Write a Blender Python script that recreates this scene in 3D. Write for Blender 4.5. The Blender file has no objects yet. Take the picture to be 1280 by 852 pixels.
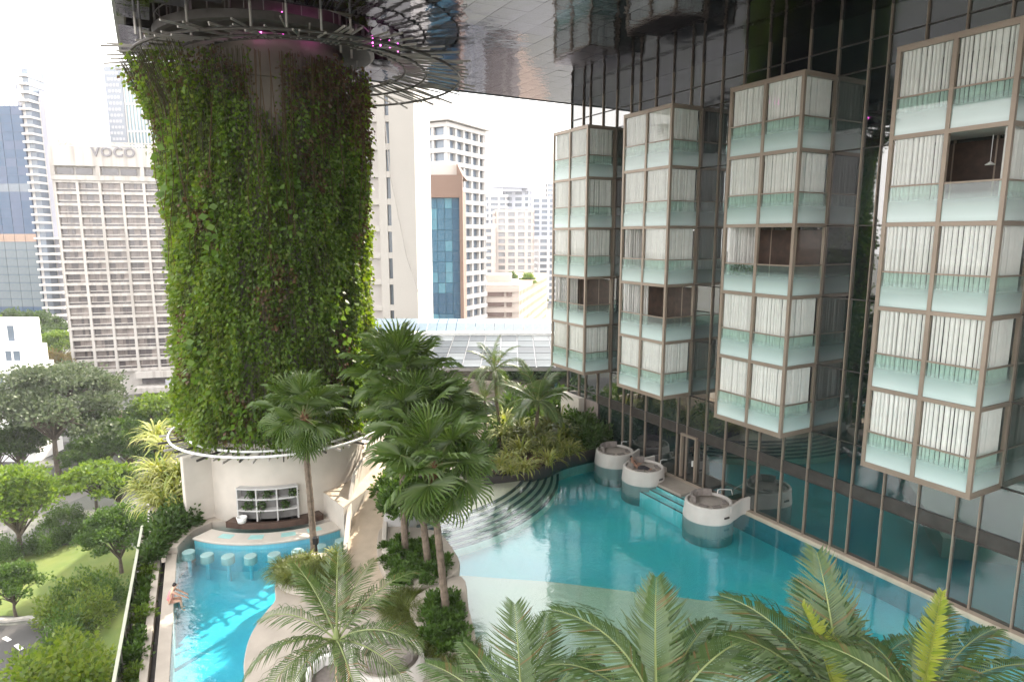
import bpy, bmesh, math, random
import numpy as np
from mathutils import Vector, Matrix, Euler
R = math.radians
random.seed(7)
rng = np.random.default_rng(7)
scene = bpy.context.scene
C = scene.collection

# ------------------------------------------------------------------ camera, sky, sun, exposure
PITCH = R(9.15); HC = 15.0; FPX = 815.0
cam_d = bpy.data.cameras.new('camera'); cam = bpy.data.objects.new('camera', cam_d); C.objects.link(cam)
cam.location = (0, 0, HC); cam.rotation_euler = (R(90) - PITCH, 0, 0)
cam_d.sensor_width = 36; cam_d.lens = 36 * FPX / 1280
cam_d.clip_start = 0.1; cam_d.clip_end = 8000
scene.camera = cam
SUN_AZ, SUN_EL = R(29), R(38)
world = bpy.data.worlds.new('World'); scene.world = world; world.use_nodes = True
wn, wl = world.node_tree.nodes, world.node_tree.links
bg = wn['Background']; bg.inputs['Strength'].default_value = 0.15
sky = wn.new('ShaderNodeTexSky'); sky.sky_type = 'NISHITA'; sky.sun_disc = False
sky.sun_elevation = SUN_EL; sky.sun_rotation = SUN_AZ; sky.air_density = 1.0; sky.dust_density = 2.0; sky.ozone_density = 1.0
tc = wn.new('ShaderNodeTexCoord'); mp = wn.new('ShaderNodeMapping'); mp.inputs['Scale'].default_value = (1.6, 1.6, 4.5)
nz = wn.new('ShaderNodeTexNoise'); nz.inputs['Scale'].default_value = 1.7; nz.inputs['Detail'].default_value = 7; nz.inputs['Roughness'].default_value = .55
cr = wn.new('ShaderNodeValToRGB'); cr.color_ramp.elements[0].position = .34; cr.color_ramp.elements[1].position = .62
cr.color_ramp.elements[0].color = (.7,)*3 + (1,); cr.color_ramp.elements[1].color = (.98,)*3 + (1,)
mx = wn.new('ShaderNodeMixRGB'); mx.inputs[2].default_value = (11.7, 11.4, 11.1, 1)
wl.new(tc.outputs['Generated'], mp.inputs['Vector']); wl.new(mp.outputs['Vector'], nz.inputs['Vector'])
wl.new(nz.outputs['Fac'], cr.inputs['Fac']); wl.new(cr.outputs['Color'], mx.inputs['Fac'])
wl.new(sky.outputs['Color'], mx.inputs[1]); wl.new(mx.outputs['Color'], bg.inputs['Color'])
sun_d = bpy.data.lights.new('sun', 'SUN'); sun_d.energy = 5.0; sun_d.angle = R(.5); sun_d.color = (1, .90, .76)
sun = bpy.data.objects.new('sun', sun_d); C.objects.link(sun)
sdir = Vector((math.sin(SUN_AZ)*math.cos(SUN_EL), math.cos(SUN_AZ)*math.cos(SUN_EL), math.sin(SUN_EL)))
sun.rotation_euler = sdir.to_track_quat('Z', 'Y').to_euler()
scene.view_settings.view_transform = 'Standard'; scene.view_settings.look = 'None'
scene.view_settings.exposure = 1.52; scene.view_settings.gamma = 1
scene.render.engine = 'CYCLES'
scene.cycles.max_bounces = 10; scene.cycles.transparent_max_bounces = 24
scene.cycles.caustics_reflective = False; scene.cycles.caustics_refractive = False
scene.cycles.sample_clamp_indirect = 6; scene.cycles.volume_bounces = 0

# ------------------------------------------------------------------ surveying helpers (photo pixel -> place)
_s, _c = math.sin(PITCH), math.cos(PITCH)
U2 = Vector((-.483, .876)); N2 = Vector((.876, .483)); PHI = math.atan2(.876, -.483)
def ray(x, y):
    a, b = x - 640, 426 - y
    return a, FPX*_c + b*_s, -FPX*_s + b*_c
def G(x, y, z=0.0):
    r = ray(x, y); t = (z - HC) / r[2]; return Vector((r[0]*t, r[1]*t, z))
def D(x, y, Y):
    r = ray(x, y); t = Y / r[1]; return Vector((r[0]*t, Y, HC + r[2]*t))
def W(u, p, z=0.0):
    return Vector((u*U2.x + p*N2.x, u*U2.y + p*N2.y, z))

# ------------------------------------------------------------------ mesh helpers
class MB:
    def __init__(s): s.v = []; s.f = []; s.m = []
    def add(s, vs, fs, m=0):
        o = len(s.v); s.v += [tuple(p) for p in vs]; s.f += [tuple(o + i for i in f) for f in fs]; s.m += [m]*len(fs); return s
    def box(s, lo, hi, m=0):
        (a, b, c), (d, e, f) = lo, hi
        return s.add([(a,b,c),(d,b,c),(d,e,c),(a,e,c),(a,b,f),(d,b,f),(d,e,f),(a,e,f)], BOXF, m)
    def obox(s, c, size, rz=0, m=0):
        x, y, z = size; ca, sa = math.cos(rz), math.sin(rz); vs = []
        for dz in (0, z):
            for dx, dy in ((-x/2,-y/2),(x/2,-y/2),(x/2,y/2),(-x/2,y/2)):
                vs.append((c[0]+dx*ca-dy*sa, c[1]+dx*sa+dy*ca, c[2]+dz))
        return s.add(vs, BOXF, m)
    def bar(s, a, b, w, h=None, m=0):
        h = h or w; a, b = Vector(a), Vector(b); d = (b-a).normalized()
        up = Vector((0,0,1)) if abs(d.z) < .95 else Vector((1,0,0))
        x = d.cross(up).normalized()*w/2; y = x.cross(d).normalized()*h/2
        vs = [p+q for p in (a, b) for q in (-x-y, x-y, x+y, -x+y)]
        return s.add(vs, BOXF, m)
    def tube(s, pts, r, n=6, m=0, caps=True):
        pts = [Vector(p) for p in pts]; k = len(pts); rs = r if hasattr(r, '__len__') else [r]*k; vs = []; fs = []
        prev = None
        for i, p in enumerate(pts):
            d = (pts[min(i+1,k-1)] - pts[max(i-1,0)]).normalized()
            if prev is None:
                up = Vector((0,0,1)) if abs(d.z) < .9 else Vector((1,0,0)); x = d.cross(up).normalized()
            else:
                x = (prev - d*prev.dot(d)).normalized()
            prev = x; y = d.cross(x)
            for j in range(n):
                a = 2*math.pi*j/n; vs.append(p + (x*math.cos(a) + y*math.sin(a))*rs[i])
        for i in range(k-1):
            for j in range(n): fs.append((i*n+j, i*n+(j+1)%n, (i+1)*n+(j+1)%n, (i+1)*n+j))
        if caps: fs += [tuple(range(n))[::-1], tuple((k-1)*n+j for j in range(n))]
        return s.add(vs, fs, m)
    def prism(s, poly, z0, z1, m=0):
        poly = [(p[0], p[1]) for p in poly]; n = len(poly)
        if sum(poly[i][0]*poly[(i+1)%n][1]-poly[(i+1)%n][0]*poly[i][1] for i in range(n)) < 0: poly = poly[::-1]
        return s.add([(x,y,z0) for x,y in poly]+[(x,y,z1) for x,y in poly],
              [tuple(range(n))[::-1], tuple(range(n,2*n))]+[(i,(i+1)%n,n+(i+1)%n,n+i) for i in range(n)], m)
    def lathe(s, prof, c=(0,0,0), n=40, m=0, a0=0, a1=2*math.pi):
        full = abs(a1-a0-2*math.pi) < 1e-6; k = n if full else n+1; vs = []; fs = []
        for r, z in prof:
            for j in range(k):
                a = a0+(a1-a0)*j/n; vs.append((c[0]+r*math.cos(a), c[1]+r*math.sin(a), c[2]+z))
        for i in range(len(prof)-1):
            for j in range(n):
                q = (j+1) % k if full else j+1
                fs.append((i*k+j, i*k+q, (i+1)*k+q, (i+1)*k+j))
        return s.add(vs, fs, m)
    def wall(s, pts, th, m=0):
        """vertical wall along pts = [(x, y, z0, z1)]"""
        k = len(pts); vs = []; fs = []
        for i, p in enumerate(pts):
            a, b = pts[max(i-1,0)], pts[min(i+1,k-1)]
            d = Vector((b[0]-a[0], b[1]-a[1])).normalized(); nx, ny = -d.y*th/2, d.x*th/2
            vs += [(p[0]+nx,p[1]+ny,p[2]),(p[0]-nx,p[1]-ny,p[2]),(p[0]-nx,p[1]-ny,p[3]),(p[0]+nx,p[1]+ny,p[3])]
        for i in range(k-1):
            for j in range(4): fs.append((4*i+j, 4*i+(j+1)%4, 4*i+4+(j+1)%4, 4*i+4+j))
        fs += [(3,2,1,0), tuple(4*(k-1)+j for j in range(4))]
        return s.add(vs, fs, m)
    def mesh(s, name, mats, origin=(0,0,0), smooth=False, fix=True):
        me = bpy.data.meshes.new(name)
        o = Vector(origin)
        me.from_pydata([tuple(Vector(p)-o) for p in s.v], [], s.f)
        for mm in (mats if isinstance(mats, (list, tuple)) else [mats]): me.materials.append(mm)
        if any(s.m): me.polygons.foreach_set('material_index', s.m)
        if fix:
            bm = bmesh.new(); bm.from_mesh(me); bmesh.ops.recalc_face_normals(bm, faces=bm.faces); bm.to_mesh(me); bm.free()
        if smooth: me.shade_smooth()
        me.update(); return me
BOXF = [(0,3,2,1),(4,5,6,7),(0,1,5,4),(1,2,6,5),(2,3,7,6),(3,0,4,7)]
WL = {}
def wloc(o): return WL.get(o.name, Vector((0,0,0))) if o else Vector((0,0,0))
def obj(name, mb, mats, parent=None, origin=None, smooth=False, fix=True, bevel=0):
    """mb in world coordinates -> ONE mesh object (its own origin), parented without rotation"""
    if origin is None:
        a = np.array([tuple(p) for p in mb.v]); origin = Vector(((a[:,0].min()+a[:,0].max())/2, (a[:,1].min()+a[:,1].max())/2, a[:,2].min()))
    me = mb.mesh(name, mats, origin, smooth, fix)
    return link(name, me, Vector(origin), parent, bevel=bevel)
def link(name, me, loc=(0,0,0), parent=None, rot=(0,0,0), scale=None, bevel=0):
    o = bpy.data.objects.new(name, me); C.objects.link(o)
    o.location = Vector(loc) - wloc(parent); o.rotation_euler = rot
    if scale is not None: o.scale = (scale,)*3 if not hasattr(scale, '__len__') else scale
    o.parent = parent; WL[o.name] = Vector(loc)
    if bevel:
        b = o.modifiers.new('bevel', 'BEVEL'); b.width = bevel; b.segments = 2; b.limit_method = 'ANGLE'
    return o
def tag(o, label=None, cat=None, group=None, kind=None):
    if label: o['label'] = label
    if cat: o['category'] = cat
    if group: o['group'] = group
    if kind: o['kind'] = kind
    return o
def thing(name, label, cat, loc=(0,0,0), group=None):
    o = bpy.data.objects.new(name, None); C.objects.link(o); o.location = loc; o.empty_display_size = .3
    WL[o.name] = Vector(loc); return tag(o, label, cat, group)
def struct(name, mb, mats, smooth=False, bevel=0): return tag(obj(name, mb, mats, smooth=smooth, bevel=bevel), kind='structure')
def copy_tree(o, parent=None):
    c = o.copy(); C.objects.link(c); c.parent = parent
    for ch in list(o.children): copy_tree(ch, c)
    return c
def place(o, loc, rz=0, sc=1, label=None, group=None):
    o.location = loc; o.rotation_euler = (0, 0, rz); o.scale = (sc,)*3; WL[o.name] = Vector(loc)
    if label: o['label'] = label
    if group: o['group'] = group
    return o
def smooth_line(pts, n=6, closed=False):
    P = [Vector((p[0], p[1], p[2] if len(p) > 2 else 0)) for p in pts]; k = len(P); out = []
    for i in range(k if closed else k-1):
        if closed: a, b, c, d = P[(i-1)%k], P[i], P[(i+1)%k], P[(i+2)%k]
        else: a, b, c, d = P[max(i-1,0)], P[i], P[i+1], P[min(i+2,k-1)]
        for j in range(n):
            t = j/n; out.append(.5*((2*b)+(c-a)*t+(2*a-5*b+4*c-d)*t*t+(3*b-a-3*c+d)*t**3))
    if not closed: out.append(P[-1])
    return out

# ------------------------------------------------------------------ materials
def mat(name, col, rough=.6, metal=0, var=.12, scale=3.0, bump=0, col2=None, ior=1.45, bscale=None, detail=5, spec=None):
    m = bpy.data.materials.new(name); m.use_nodes = True; n, l = m.node_tree.nodes, m.node_tree.links
    b = n['Principled BSDF']; b.inputs['Roughness'].default_value = rough; b.inputs['Metallic'].default_value = metal; b.inputs['IOR'].default_value = ior
    if spec is not None: b.inputs['Specular IOR Level'].default_value = spec
    b.inputs['Base Color'].default_value = (*col, 1)
    t = n.new('ShaderNodeTexCoord')
    if var or col2:
        z = n.new('ShaderNodeTexNoise'); z.inputs['Scale'].default_value = scale; z.inputs['Detail'].default_value = detail
        l.new(t.outputs['Object'], z.inputs['Vector'])
        r = n.new('ShaderNodeValToRGB'); r.color_ramp.elements[0].position = .3; r.color_ramp.elements[1].position = .7
        c2 = col2 or tuple(min(1, x*(1+var)) for x in col); c1 = col if col2 else tuple(x*(1-var) for x in col)
        r.color_ramp.elements[0].color = (*c1, 1); r.color_ramp.elements[1].color = (*c2, 1)
        l.new(z.outputs['Fac'], r.inputs['Fac']); l.new(r.outputs['Color'], b.inputs['Base Color'])
    if bump:
        z2 = n.new('ShaderNodeTexNoise'); z2.inputs['Scale'].default_value = bscale or scale*6; z2.inputs['Detail'].default_value = 4
        l.new(t.outputs['Object'], z2.inputs['Vector'])
        bp = n.new('ShaderNodeBump'); bp.inputs['Strength'].default_value = bump; bp.inputs['Distance'].default_value = .03
        l.new(z2.outputs['Fac'], bp.inputs['Height']); l.new(bp.outputs['Normal'], b.inputs['Normal'])
    return m
def streaked(name, col, dark, rough=.85):
    """wall paint with rain streaks: noise drawn out along z"""
    m = bpy.data.materials.new(name); m.use_nodes = True; n, l = m.node_tree.nodes, m.node_tree.links; b = n['Principled BSDF']; b.inputs['Roughness'].default_value = rough
    t = n.new('ShaderNodeTexCoord'); mp_ = n.new('ShaderNodeMapping'); mp_.inputs['Scale'].default_value = (1.1,1.1,.05); z = n.new('ShaderNodeTexNoise'); z.inputs['Scale'].default_value = 1; z.inputs['Detail'].default_value = 6
    r = n.new('ShaderNodeValToRGB'); r.color_ramp.elements[0].position = .36; r.color_ramp.elements[1].position = .55; r.color_ramp.elements[0].color = (*dark,1); r.color_ramp.elements[1].color = (*col,1)
    l.new(t.outputs['Object'], mp_.inputs['Vector']); l.new(mp_.outputs['Vector'], z.inputs['Vector']); l.new(z.outputs['Fac'], r.inputs['Fac']); l.new(r.outputs['Color'], b.inputs['Base Color']); return m
def leafmat(name, cols, trans=.35, rough=.5, spec=.35):
    """leaf: colour varies from leaf to leaf; part of the light shines through"""
    m = bpy.data.materials.new(name); m.use_nodes = True; n, l = m.node_tree.nodes, m.node_tree.links
    b = n['Principled BSDF']; b.inputs['Roughness'].default_value = rough; b.inputs['Specular IOR Level'].default_value = spec
    g = n.new('ShaderNodeNewGeometry'); r = n.new('ShaderNodeValToRGB')
    e = r.color_ramp.elements
    while len(e) < len(cols): e.new(.5)
    for i, c in enumerate(cols): e[i].position = i/(len(cols)-1); e[i].color = (*c, 1)
    l.new(g.outputs['Random Per Island'], r.inputs['Fac']); l.new(r.outputs['Color'], b.inputs['Base Color'])
    t = n.new('ShaderNodeBsdfTranslucent'); hs = n.new('ShaderNodeHueSaturation'); hs.inputs['Saturation'].default_value = 1.15; hs.inputs['Value'].default_value = 1.5
    hs.inputs['Hue'].default_value = .485
    l.new(r.outputs['Color'], hs.inputs['Color']); l.new(hs.outputs['Color'], t.inputs['Color'])
    x = n.new('ShaderNodeMixShader'); x.inputs['Fac'].default_value = trans
    l.new(b.outputs['BSDF'], x.inputs[1]); l.new(t.outputs['BSDF'], x.inputs[2]); l.new(x.outputs['Shader'], n['Material Output'].inputs['Surface'])
    return m
def glassmat(name, tint=(.9,.95,.93), ior=1.5, rough=.01):
    m = bpy.data.materials.new(name); m.use_nodes = True; n, l = m.node_tree.nodes, m.node_tree.links
    n.remove(n['Principled BSDF'])
    f = n.new('ShaderNodeFresnel'); f.inputs['IOR'].default_value = ior
    tr = n.new('ShaderNodeBsdfTransparent'); tr.inputs['Color'].default_value = (*tint, 1)
    gl = n.new('ShaderNodeBsdfGlossy'); gl.inputs['Roughness'].default_value = rough
    ge = n.new('ShaderNodeNewGeometry'); fb = n.new('ShaderNodeMath'); fb.operation = 'SUBTRACT'; fb.use_clamp = True   # reflect at the front surface only
    l.new(f.outputs['Fac'], fb.inputs[0]); l.new(ge.outputs['Backfacing'], fb.inputs[1])
    x = n.new('ShaderNodeMixShader'); l.new(fb.outputs['Value'], x.inputs['Fac']); l.new(tr.outputs['BSDF'], x.inputs[1]); l.new(gl.outputs['BSDF'], x.inputs[2])
    l.new(x.outputs['Shader'], n['Material Output'].inputs['Surface'])
    return m, n, l, x, f, gl
M = {}
M['stucco'] = mat('white_stucco', (.47,.43,.38), .85, var=.07, scale=1.2, bump=.15, bscale=40)
M['stucco_grey'] = mat('grey_stucco', (.42,.41,.40), .85, var=.1, scale=1.0, bump=.15, bscale=40)
M['deck'] = mat('beige_stone_deck', (.38,.335,.285), .8, var=.17, scale=.8, bump=.1, bscale=25)
M['ramp'] = mat('sandy_ramp_floor', (.46,.38,.295), .85, var=.1, scale=1.5, bump=.15, bscale=30)
M['concrete'] = mat('raw_concrete', (.17,.145,.12), .9, var=.25, scale=.5, bump=.2, bscale=12)
M['bronze'] = mat('bronze_frame', (.30,.24,.19), .42, .35, var=.08, scale=.6)
M['steel'] = mat('dark_steel', (.07,.062,.056), .5, .5, var=.2, scale=2)
M['rod'] = mat('grey_steel_rod', (.34,.315,.29), .5, .3, var=.2, scale=.5)
M['white_metal'] = mat('white_painted_metal', (.72,.72,.70), .45, var=.06)
M['soil'] = mat('dark_soil', (.06,.045,.03), .95, var=.3, scale=4, bump=.5)
M['dark_gutter'] = mat('dark_gutter', (.035,.03,.028), .7, var=.2)
M['pod'] = mat('white_pod_shell', (.52,.49,.455), .7, var=.06, scale=1.5, bump=.12, bscale=60)
M['cushion'] = mat('grey_brown_cushion', (.20,.175,.16), .9, var=.15, scale=8, bump=.2)
M['mattress'] = mat('taupe_mattress', (.36,.32,.28), .9, var=.08, scale=5, bump=.2)
M['wood_dark'] = mat('dark_wood_wall', (.06,.035,.025), .5, var=.35, scale=3)
M['ceiling_white'] = mat('white_ceiling_paint', (.6,.58,.54), .8, var=.03)
M['black'] = mat('black_metal', (.015,.015,.016), .4, .2)
M['skin'] = mat('skin', (.52,.31,.22), .55, var=.05)
M['skin_brown'] = mat('brown_skin', (.27,.15,.10), .55, var=.05)
M['hair'] = mat('dark_hair', (.018,.012,.01), .5, var=.2, scale=30)
M['pink'] = mat('pink_swimsuit', (.75,.22,.24), .7, var=.05)
M['white_cloth'] = mat('white_cloth', (.72,.71,.70), .85, var=.06, scale=9, bump=.2)
M['black_cloth'] = mat('black_cloth', (.025,.024,.028), .85, var=.15)
# water: clear sheet, reflecting by its own angle, small ripples
def water(name, ripple, scale, tint, absorb, dens):
    m, n, l, x, f, gl = glassmat(name, tint, 1.9, .012)
    t = n.new('ShaderNodeTexCoord'); mp_ = n.new('ShaderNodeMapping'); mp_.inputs['Rotation'].default_value = (0,0,.6); mp_.inputs['Scale'].default_value = (1, 1.8, 1)
    z = n.new('ShaderNodeTexNoise'); z.inputs['Scale'].default_value = scale; z.inputs['Detail'].default_value = 3; z.inputs['Distortion'].default_value = .8
    z2 = n.new('ShaderNodeTexNoise'); z2.inputs['Scale'].default_value = scale*.22; z2.inputs['Detail'].default_value = 2
    ad = n.new('ShaderNodeMath'); ad.operation = 'MULTIPLY_ADD'; ad.inputs[1].default_value = .5
    b = n.new('ShaderNodeBump'); b.inputs['Strength'].default_value = ripple; b.inputs['Distance'].default_value = .05
    l.new(t.outputs['Object'], mp_.inputs['Vector']); l.new(mp_.outputs['Vector'], z.inputs['Vector']); l.new(mp_.outputs['Vector'], z2.inputs['Vector'])
    l.new(z.outputs['Fac'], ad.inputs[0]); l.new(z2.outputs['Fac'], ad.inputs[2]); l.new(ad.outputs['Value'], b.inputs['Height'])
    l.new(b.outputs['Normal'], f.inputs['Normal']); l.new(b.outputs['Normal'], gl.inputs['Normal'])
    va = n.new('ShaderNodeVolumeAbsorption'); va.inputs['Density'].default_value = dens; va.inputs['Color'].default_value = (*absorb, 1)   # red fades first with depth
    l.new(va.outputs['Volume'], n['Material Output'].inputs['Volume'])
    return m
M['water'] = water('pool_water', .26, 2.2, (.95,.99,.99), (.0,.78,.81), .28)
M['water_left'] = water('rippled_pool_water', .5, 3.0, (.95,.99,.99), (.05,.78,.84), .36)
def tiles(name, c1, c2, grout, sc=9):
    m = bpy.data.materials.new(name); m.use_nodes = True; n, l = m.node_tree.nodes, m.node_tree.links; b = n['Principled BSDF']; b.inputs['Roughness'].default_value = .5
    t = n.new('ShaderNodeTexCoord'); k = n.new('ShaderNodeTexBrick'); k.offset = 0; k.inputs['Scale'].default_value = sc
    k.inputs['Color1'].default_value = (*c1,1); k.inputs['Color2'].default_value = (*c2,1); k.inputs['Mortar'].default_value = (*grout,1)
    k.inputs['Brick Width'].default_value = .5; k.inputs['Row Height'].default_value = .5; k.inputs['Mortar Size'].default_value = .02
    z = n.new('ShaderNodeTexNoise'); z.inputs['Scale'].default_value = .35; mm = n.new('ShaderNodeMixRGB'); mm.blend_type = 'MULTIPLY'; mm.inputs['Fac'].default_value = .25
    l.new(t.outputs['Object'], k.inputs['Vector']); l.new(t.outputs['Object'], z.inputs['Vector'])
    l.new(k.outputs['Color'], mm.inputs[1]); l.new(z.outputs['Color'], mm.inputs[2]); l.new(mm.outputs['Color'], b.inputs['Base Color'])
    return m
M['tile_left'] = tiles('turquoise_mosaic', (.20,.58,.70), (.16,.51,.65), (.20,.53,.64))
M['tile_right'] = tiles('teal_mosaic', (.22,.70,.74), (.18,.62,.68), (.20,.66,.70))
M['tile_shelf'] = tiles('pale_green_mosaic', (.36,.45,.33), (.31,.41,.30), (.30,.37,.28))
M['step_light'] = mat('pale_step_stone', (.66,.60,.48), .7, var=.06)
M['step_dark'] = mat('dark_step_nosing', (.02,.05,.055), .6, var=.1)
# facade glass
for i, c in enumerate([(.010,.016,.017), (.016,.026,.024), (.010,.012,.016), (.022,.036,.032)]):
    M['facade%d' % i] = mat('dark_facade_glass', c, .025, 0, var=.5, scale=.4, ior=2.6, bump=.05, bscale=.6)
M['mirror'] = mat('mirror_soffit_metal', (.33,.335,.37), .02, 1, var=.18, scale=.12, bump=.36, bscale=1.5)
M['mirror'].node_tree.nodes['Principled BSDF'].inputs['Specular Tint'].default_value = (.66,.67,.71,1)
M['soffit_trim'] = mat('grey_soffit_trim', (.30,.30,.31), .4, .4)
M['clear'] = glassmat('clear_glass', (.975,.985,.98), 1.5)[0]
def frosted():
    m = bpy.data.materials.new('frosted_green_glass'); m.use_nodes = True; n, l = m.node_tree.nodes, m.node_tree.links; n.remove(n['Principled BSDF'])
    t = n.new('ShaderNodeTexCoord'); sx = n.new('ShaderNodeSeparateXYZ'); r = n.new('ShaderNodeValToRGB')   # printed frit fades out upward
    r.color_ramp.elements[0].position = .12; r.color_ramp.elements[0].color = (.86,)*3+(1,); r.color_ramp.elements[1].position = .8; r.color_ramp.elements[1].color = (.06,)*3+(1,)
    l.new(t.outputs['Generated'], sx.inputs[0]); l.new(sx.outputs['Z'], r.inputs['Fac'])
    tr = n.new('ShaderNodeBsdfTransparent'); tr.inputs['Color'].default_value = (.82,.91,.88,1)
    df = n.new('ShaderNodeBsdfDiffuse'); df.inputs['Color'].default_value = (.62,.75,.73,1)
    x = n.new('ShaderNodeMixShader'); l.new(r.outputs['Color'], x.inputs['Fac']); l.new(tr.outputs['BSDF'], x.inputs[1]); l.new(df.outputs['BSDF'], x.inputs[2])
    f = n.new('ShaderNodeFresnel'); f.inputs['IOR'].default_value = 1.7; gl = n.new('ShaderNodeBsdfGlossy'); gl.inputs['Roughness'].default_value = .015
    ge = n.new('ShaderNodeNewGeometry'); fb = n.new('ShaderNodeMath'); fb.operation = 'SUBTRACT'; fb.use_clamp = True
    l.new(f.outputs['Fac'], fb.inputs[0]); l.new(ge.outputs['Backfacing'], fb.inputs[1])
    y = n.new('ShaderNodeMixShader'); l.new(fb.outputs['Value'], y.inputs['Fac']); l.new(x.outputs['Shader'], y.inputs[1]); l.new(gl.outputs['BSDF'], y.inputs[2])
    l.new(y.outputs['Shader'], n['Material Output'].inputs['Surface']); return m
M['frosted'] = frosted()
M['curtain'] = mat('white_sheer_curtain', (.82,.80,.77), .9, var=.05, scale=3)
M['vine'] = leafmat('vine_leaf', [(.045,.08,.014),(.075,.14,.022),(.105,.18,.03),(.15,.22,.045),(.08,.145,.025)], .46)
M['vine_bright'] = leafmat('sunlit_yellow_green_leaf', [(.09,.16,.02),(.14,.22,.03),(.11,.17,.03),(.17,.20,.05)], .45)  # yellow-green leaves, also carrying the sun's brightness at the column's edges
M['vine_stem'] = mat('vine_stem', (.07,.065,.03), .9, var=.3)
M['vine_dry'] = leafmat('dry_vine', [(.10,.062,.028),(.13,.085,.04),(.07,.045,.02),(.11,.055,.03)], .2)
M['broad'] = leafmat('broad_creeper_leaf', [(.06,.12,.02),(.09,.16,.03),(.12,.19,.04)], .42)
M['fan'] = leafmat('fan_palm_leaf', [(.06,.11,.02),(.085,.145,.03),(.115,.17,.04)], .38, .38, .5)
M['feather'] = leafmat('feather_palm_leaf', [(.045,.085,.018),(.07,.115,.028),(.095,.14,.04)], .28, .38, .5)
M['feather_grey'] = leafmat('grey_green_palm_leaf', [(.06,.105,.028),(.09,.14,.045),(.05,.09,.024)], .28, .36, .5)
M['dry_leaflet'] = leafmat('browned_leaflet', [(.16,.12,.05),(.13,.11,.04)], .25)
M['spear'] = leafmat('new_yellow_palm_leaf', [(.20,.25,.04),(.25,.28,.06),(.15,.21,.03)], .35)
M['rachis'] = mat('pale_green_stalk', (.20,.24,.09), .5, var=.15)
M['trunk'] = mat('palm_trunk_bark', (.13,.10,.075), .9, var=.4, scale=5, bump=.6, bscale=18)
M['fibre'] = mat('brown_palm_fibre', (.16,.085,.045), .95, var=.4, scale=7, bump=.6)
M['bark'] = mat('tree_bark', (.10,.08,.06), .9, var=.3, scale=3, bump=.5)
M['leaf_dark'] = leafmat('dark_green_leaf', [(.03,.06,.014),(.045,.085,.02),(.065,.11,.026)], .3)
M['leaf_mid'] = leafmat('mid_green_leaf', [(.035,.075,.014),(.055,.11,.02),(.08,.14,.03)], .35)
M['leaf_bright'] = leafmat('bright_green_leaf', [(.07,.125,.018),(.10,.17,.025),(.14,.20,.04)], .4)
M['leaf_lime'] = leafmat('lime_green_leaf', [(.08,.14,.02),(.12,.18,.03),(.16,.21,.045),(.06,.11,.02)], .45)
M['leaf_grey'] = leafmat('grey_green_leaf', [(.05,.075,.035),(.075,.10,.05),(.10,.125,.07)], .3)
M['leaf_autumn'] = leafmat('yellowing_leaf', [(.16,.13,.05),(.20,.15,.05),(.11,.12,.035)], .35)
M['strap'] = leafmat('striped_yellow_strap_leaf', [(.22,.25,.04),(.33,.34,.09),(.15,.20,.035),(.38,.37,.14)], .3)
M['strap_dark'] = leafmat('olive_strap_leaf', [(.10,.135,.03),(.15,.18,.04),(.21,.22,.07)], .3)
M['red_strap'] = leafmat('red_brown_strap_leaf', [(.10,.035,.025),(.14,.06,.04)], .2)
M['grass_tuft'] = leafmat('olive_grass_blade', [(.07,.10,.018),(.10,.13,.025),(.13,.15,.035)], .35)

# ------------------------------------------------------------------ ground, street, podium, pools
ZG = -22.0
M['ground'] = mat('city_ground', (.12,.125,.10), .95, var=.3, scale=.03, col2=(.15,.15,.15))
M['lawn'] = mat('mown_lawn', (.075,.115,.022), .95, scale=.35, col2=(.125,.15,.035), bump=.4, bscale=6)
M['asphalt'] = mat('asphalt', (.055,.053,.052), .9, var=.15, scale=.4, bump=.1)
M['paving'] = mat('pale_paving', (.17,.16,.15), .9, var=.12, scale=.3)
M['kerb'] = mat('concrete_kerb', (.36,.34,.31), .9, var=.1)
M['paint'] = mat('white_road_paint', (.75,.75,.72), .8, var=.05)
mb = MB(); mb.add([(-1500,-1200,ZG),(1500,-1200,ZG),(1500,1600,ZG),(-1500,1600,ZG)], [(0,1,2,3)]); struct('ground', mb, M['ground'])
def flat(name, px, z, m, n=5, mats=None):
    pts = smooth_line([G(x, y, ZG) for x, y in px], n, True)
    b = MB(); b.add([(p.x, p.y, z) for p in pts], [tuple(range(len(pts)))])
    return struct(name, b, m)
def gpoly(px, z0, z1, name, m, n=5, st=True):
    b = MB(); b.prism(smooth_line([G(x, y, ZG) for x, y in px], n, True), z0, z1); return struct(name, b, m)
flat('lawn', [(-60,700),(0,695),(70,684),(130,672),(175,690),(190,740),(170,800),(90,850),(66,800),(50,774),(0,770),(-60,775)], ZG+.06, M['lawn'])
flat('driveway', [(-120,776),(0,782),(42,780),(62,800),(66,835),(60,880),(0,960),(-160,960)], ZG+.09, M['asphalt'])
# kerb of the drive
pts = smooth_line([G(x,y,ZG) for x,y in [(-120,770),(0,776),(44,774),(68,797),(72,835),(66,880)]], 6)
mb = MB(); mb.wall([(p.x,p.y,ZG,ZG+.24) for p in pts], .45); struct('drive_kerb', mb, M['kerb'])
for a, b in (((5,796),(12,800)), ((20,805),(27,811))):
    A, B = G(*a, ZG+.1), G(*b, ZG+.1); mb = MB(); mb.bar(A, B, .35, .012); struct('road_marking', mb, M['paint'])
flat('road', [(-80,690),(0,668),(60,640),(110,618),(150,600),(185,585),(178,572),(120,590),(60,622),(0,640),(-80,655)], ZG+.05, M['paving'])
flat('back_road', [(-200,610),(-60,598),(60,572),(140,560),(230,548),(230,535),(140,545),(60,556),(-60,580),(-200,592)], ZG+.08, M['asphalt'])
# podium under the pool terrace
mb = MB(); mb.prism([W(4,-2.9),W(36.4,-1.35),W(42,-1.3),W(47,-1.3),W(48,30),W(4,30)], ZG, -1.62); struct('podium', mb, M['stucco_grey'])
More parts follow.
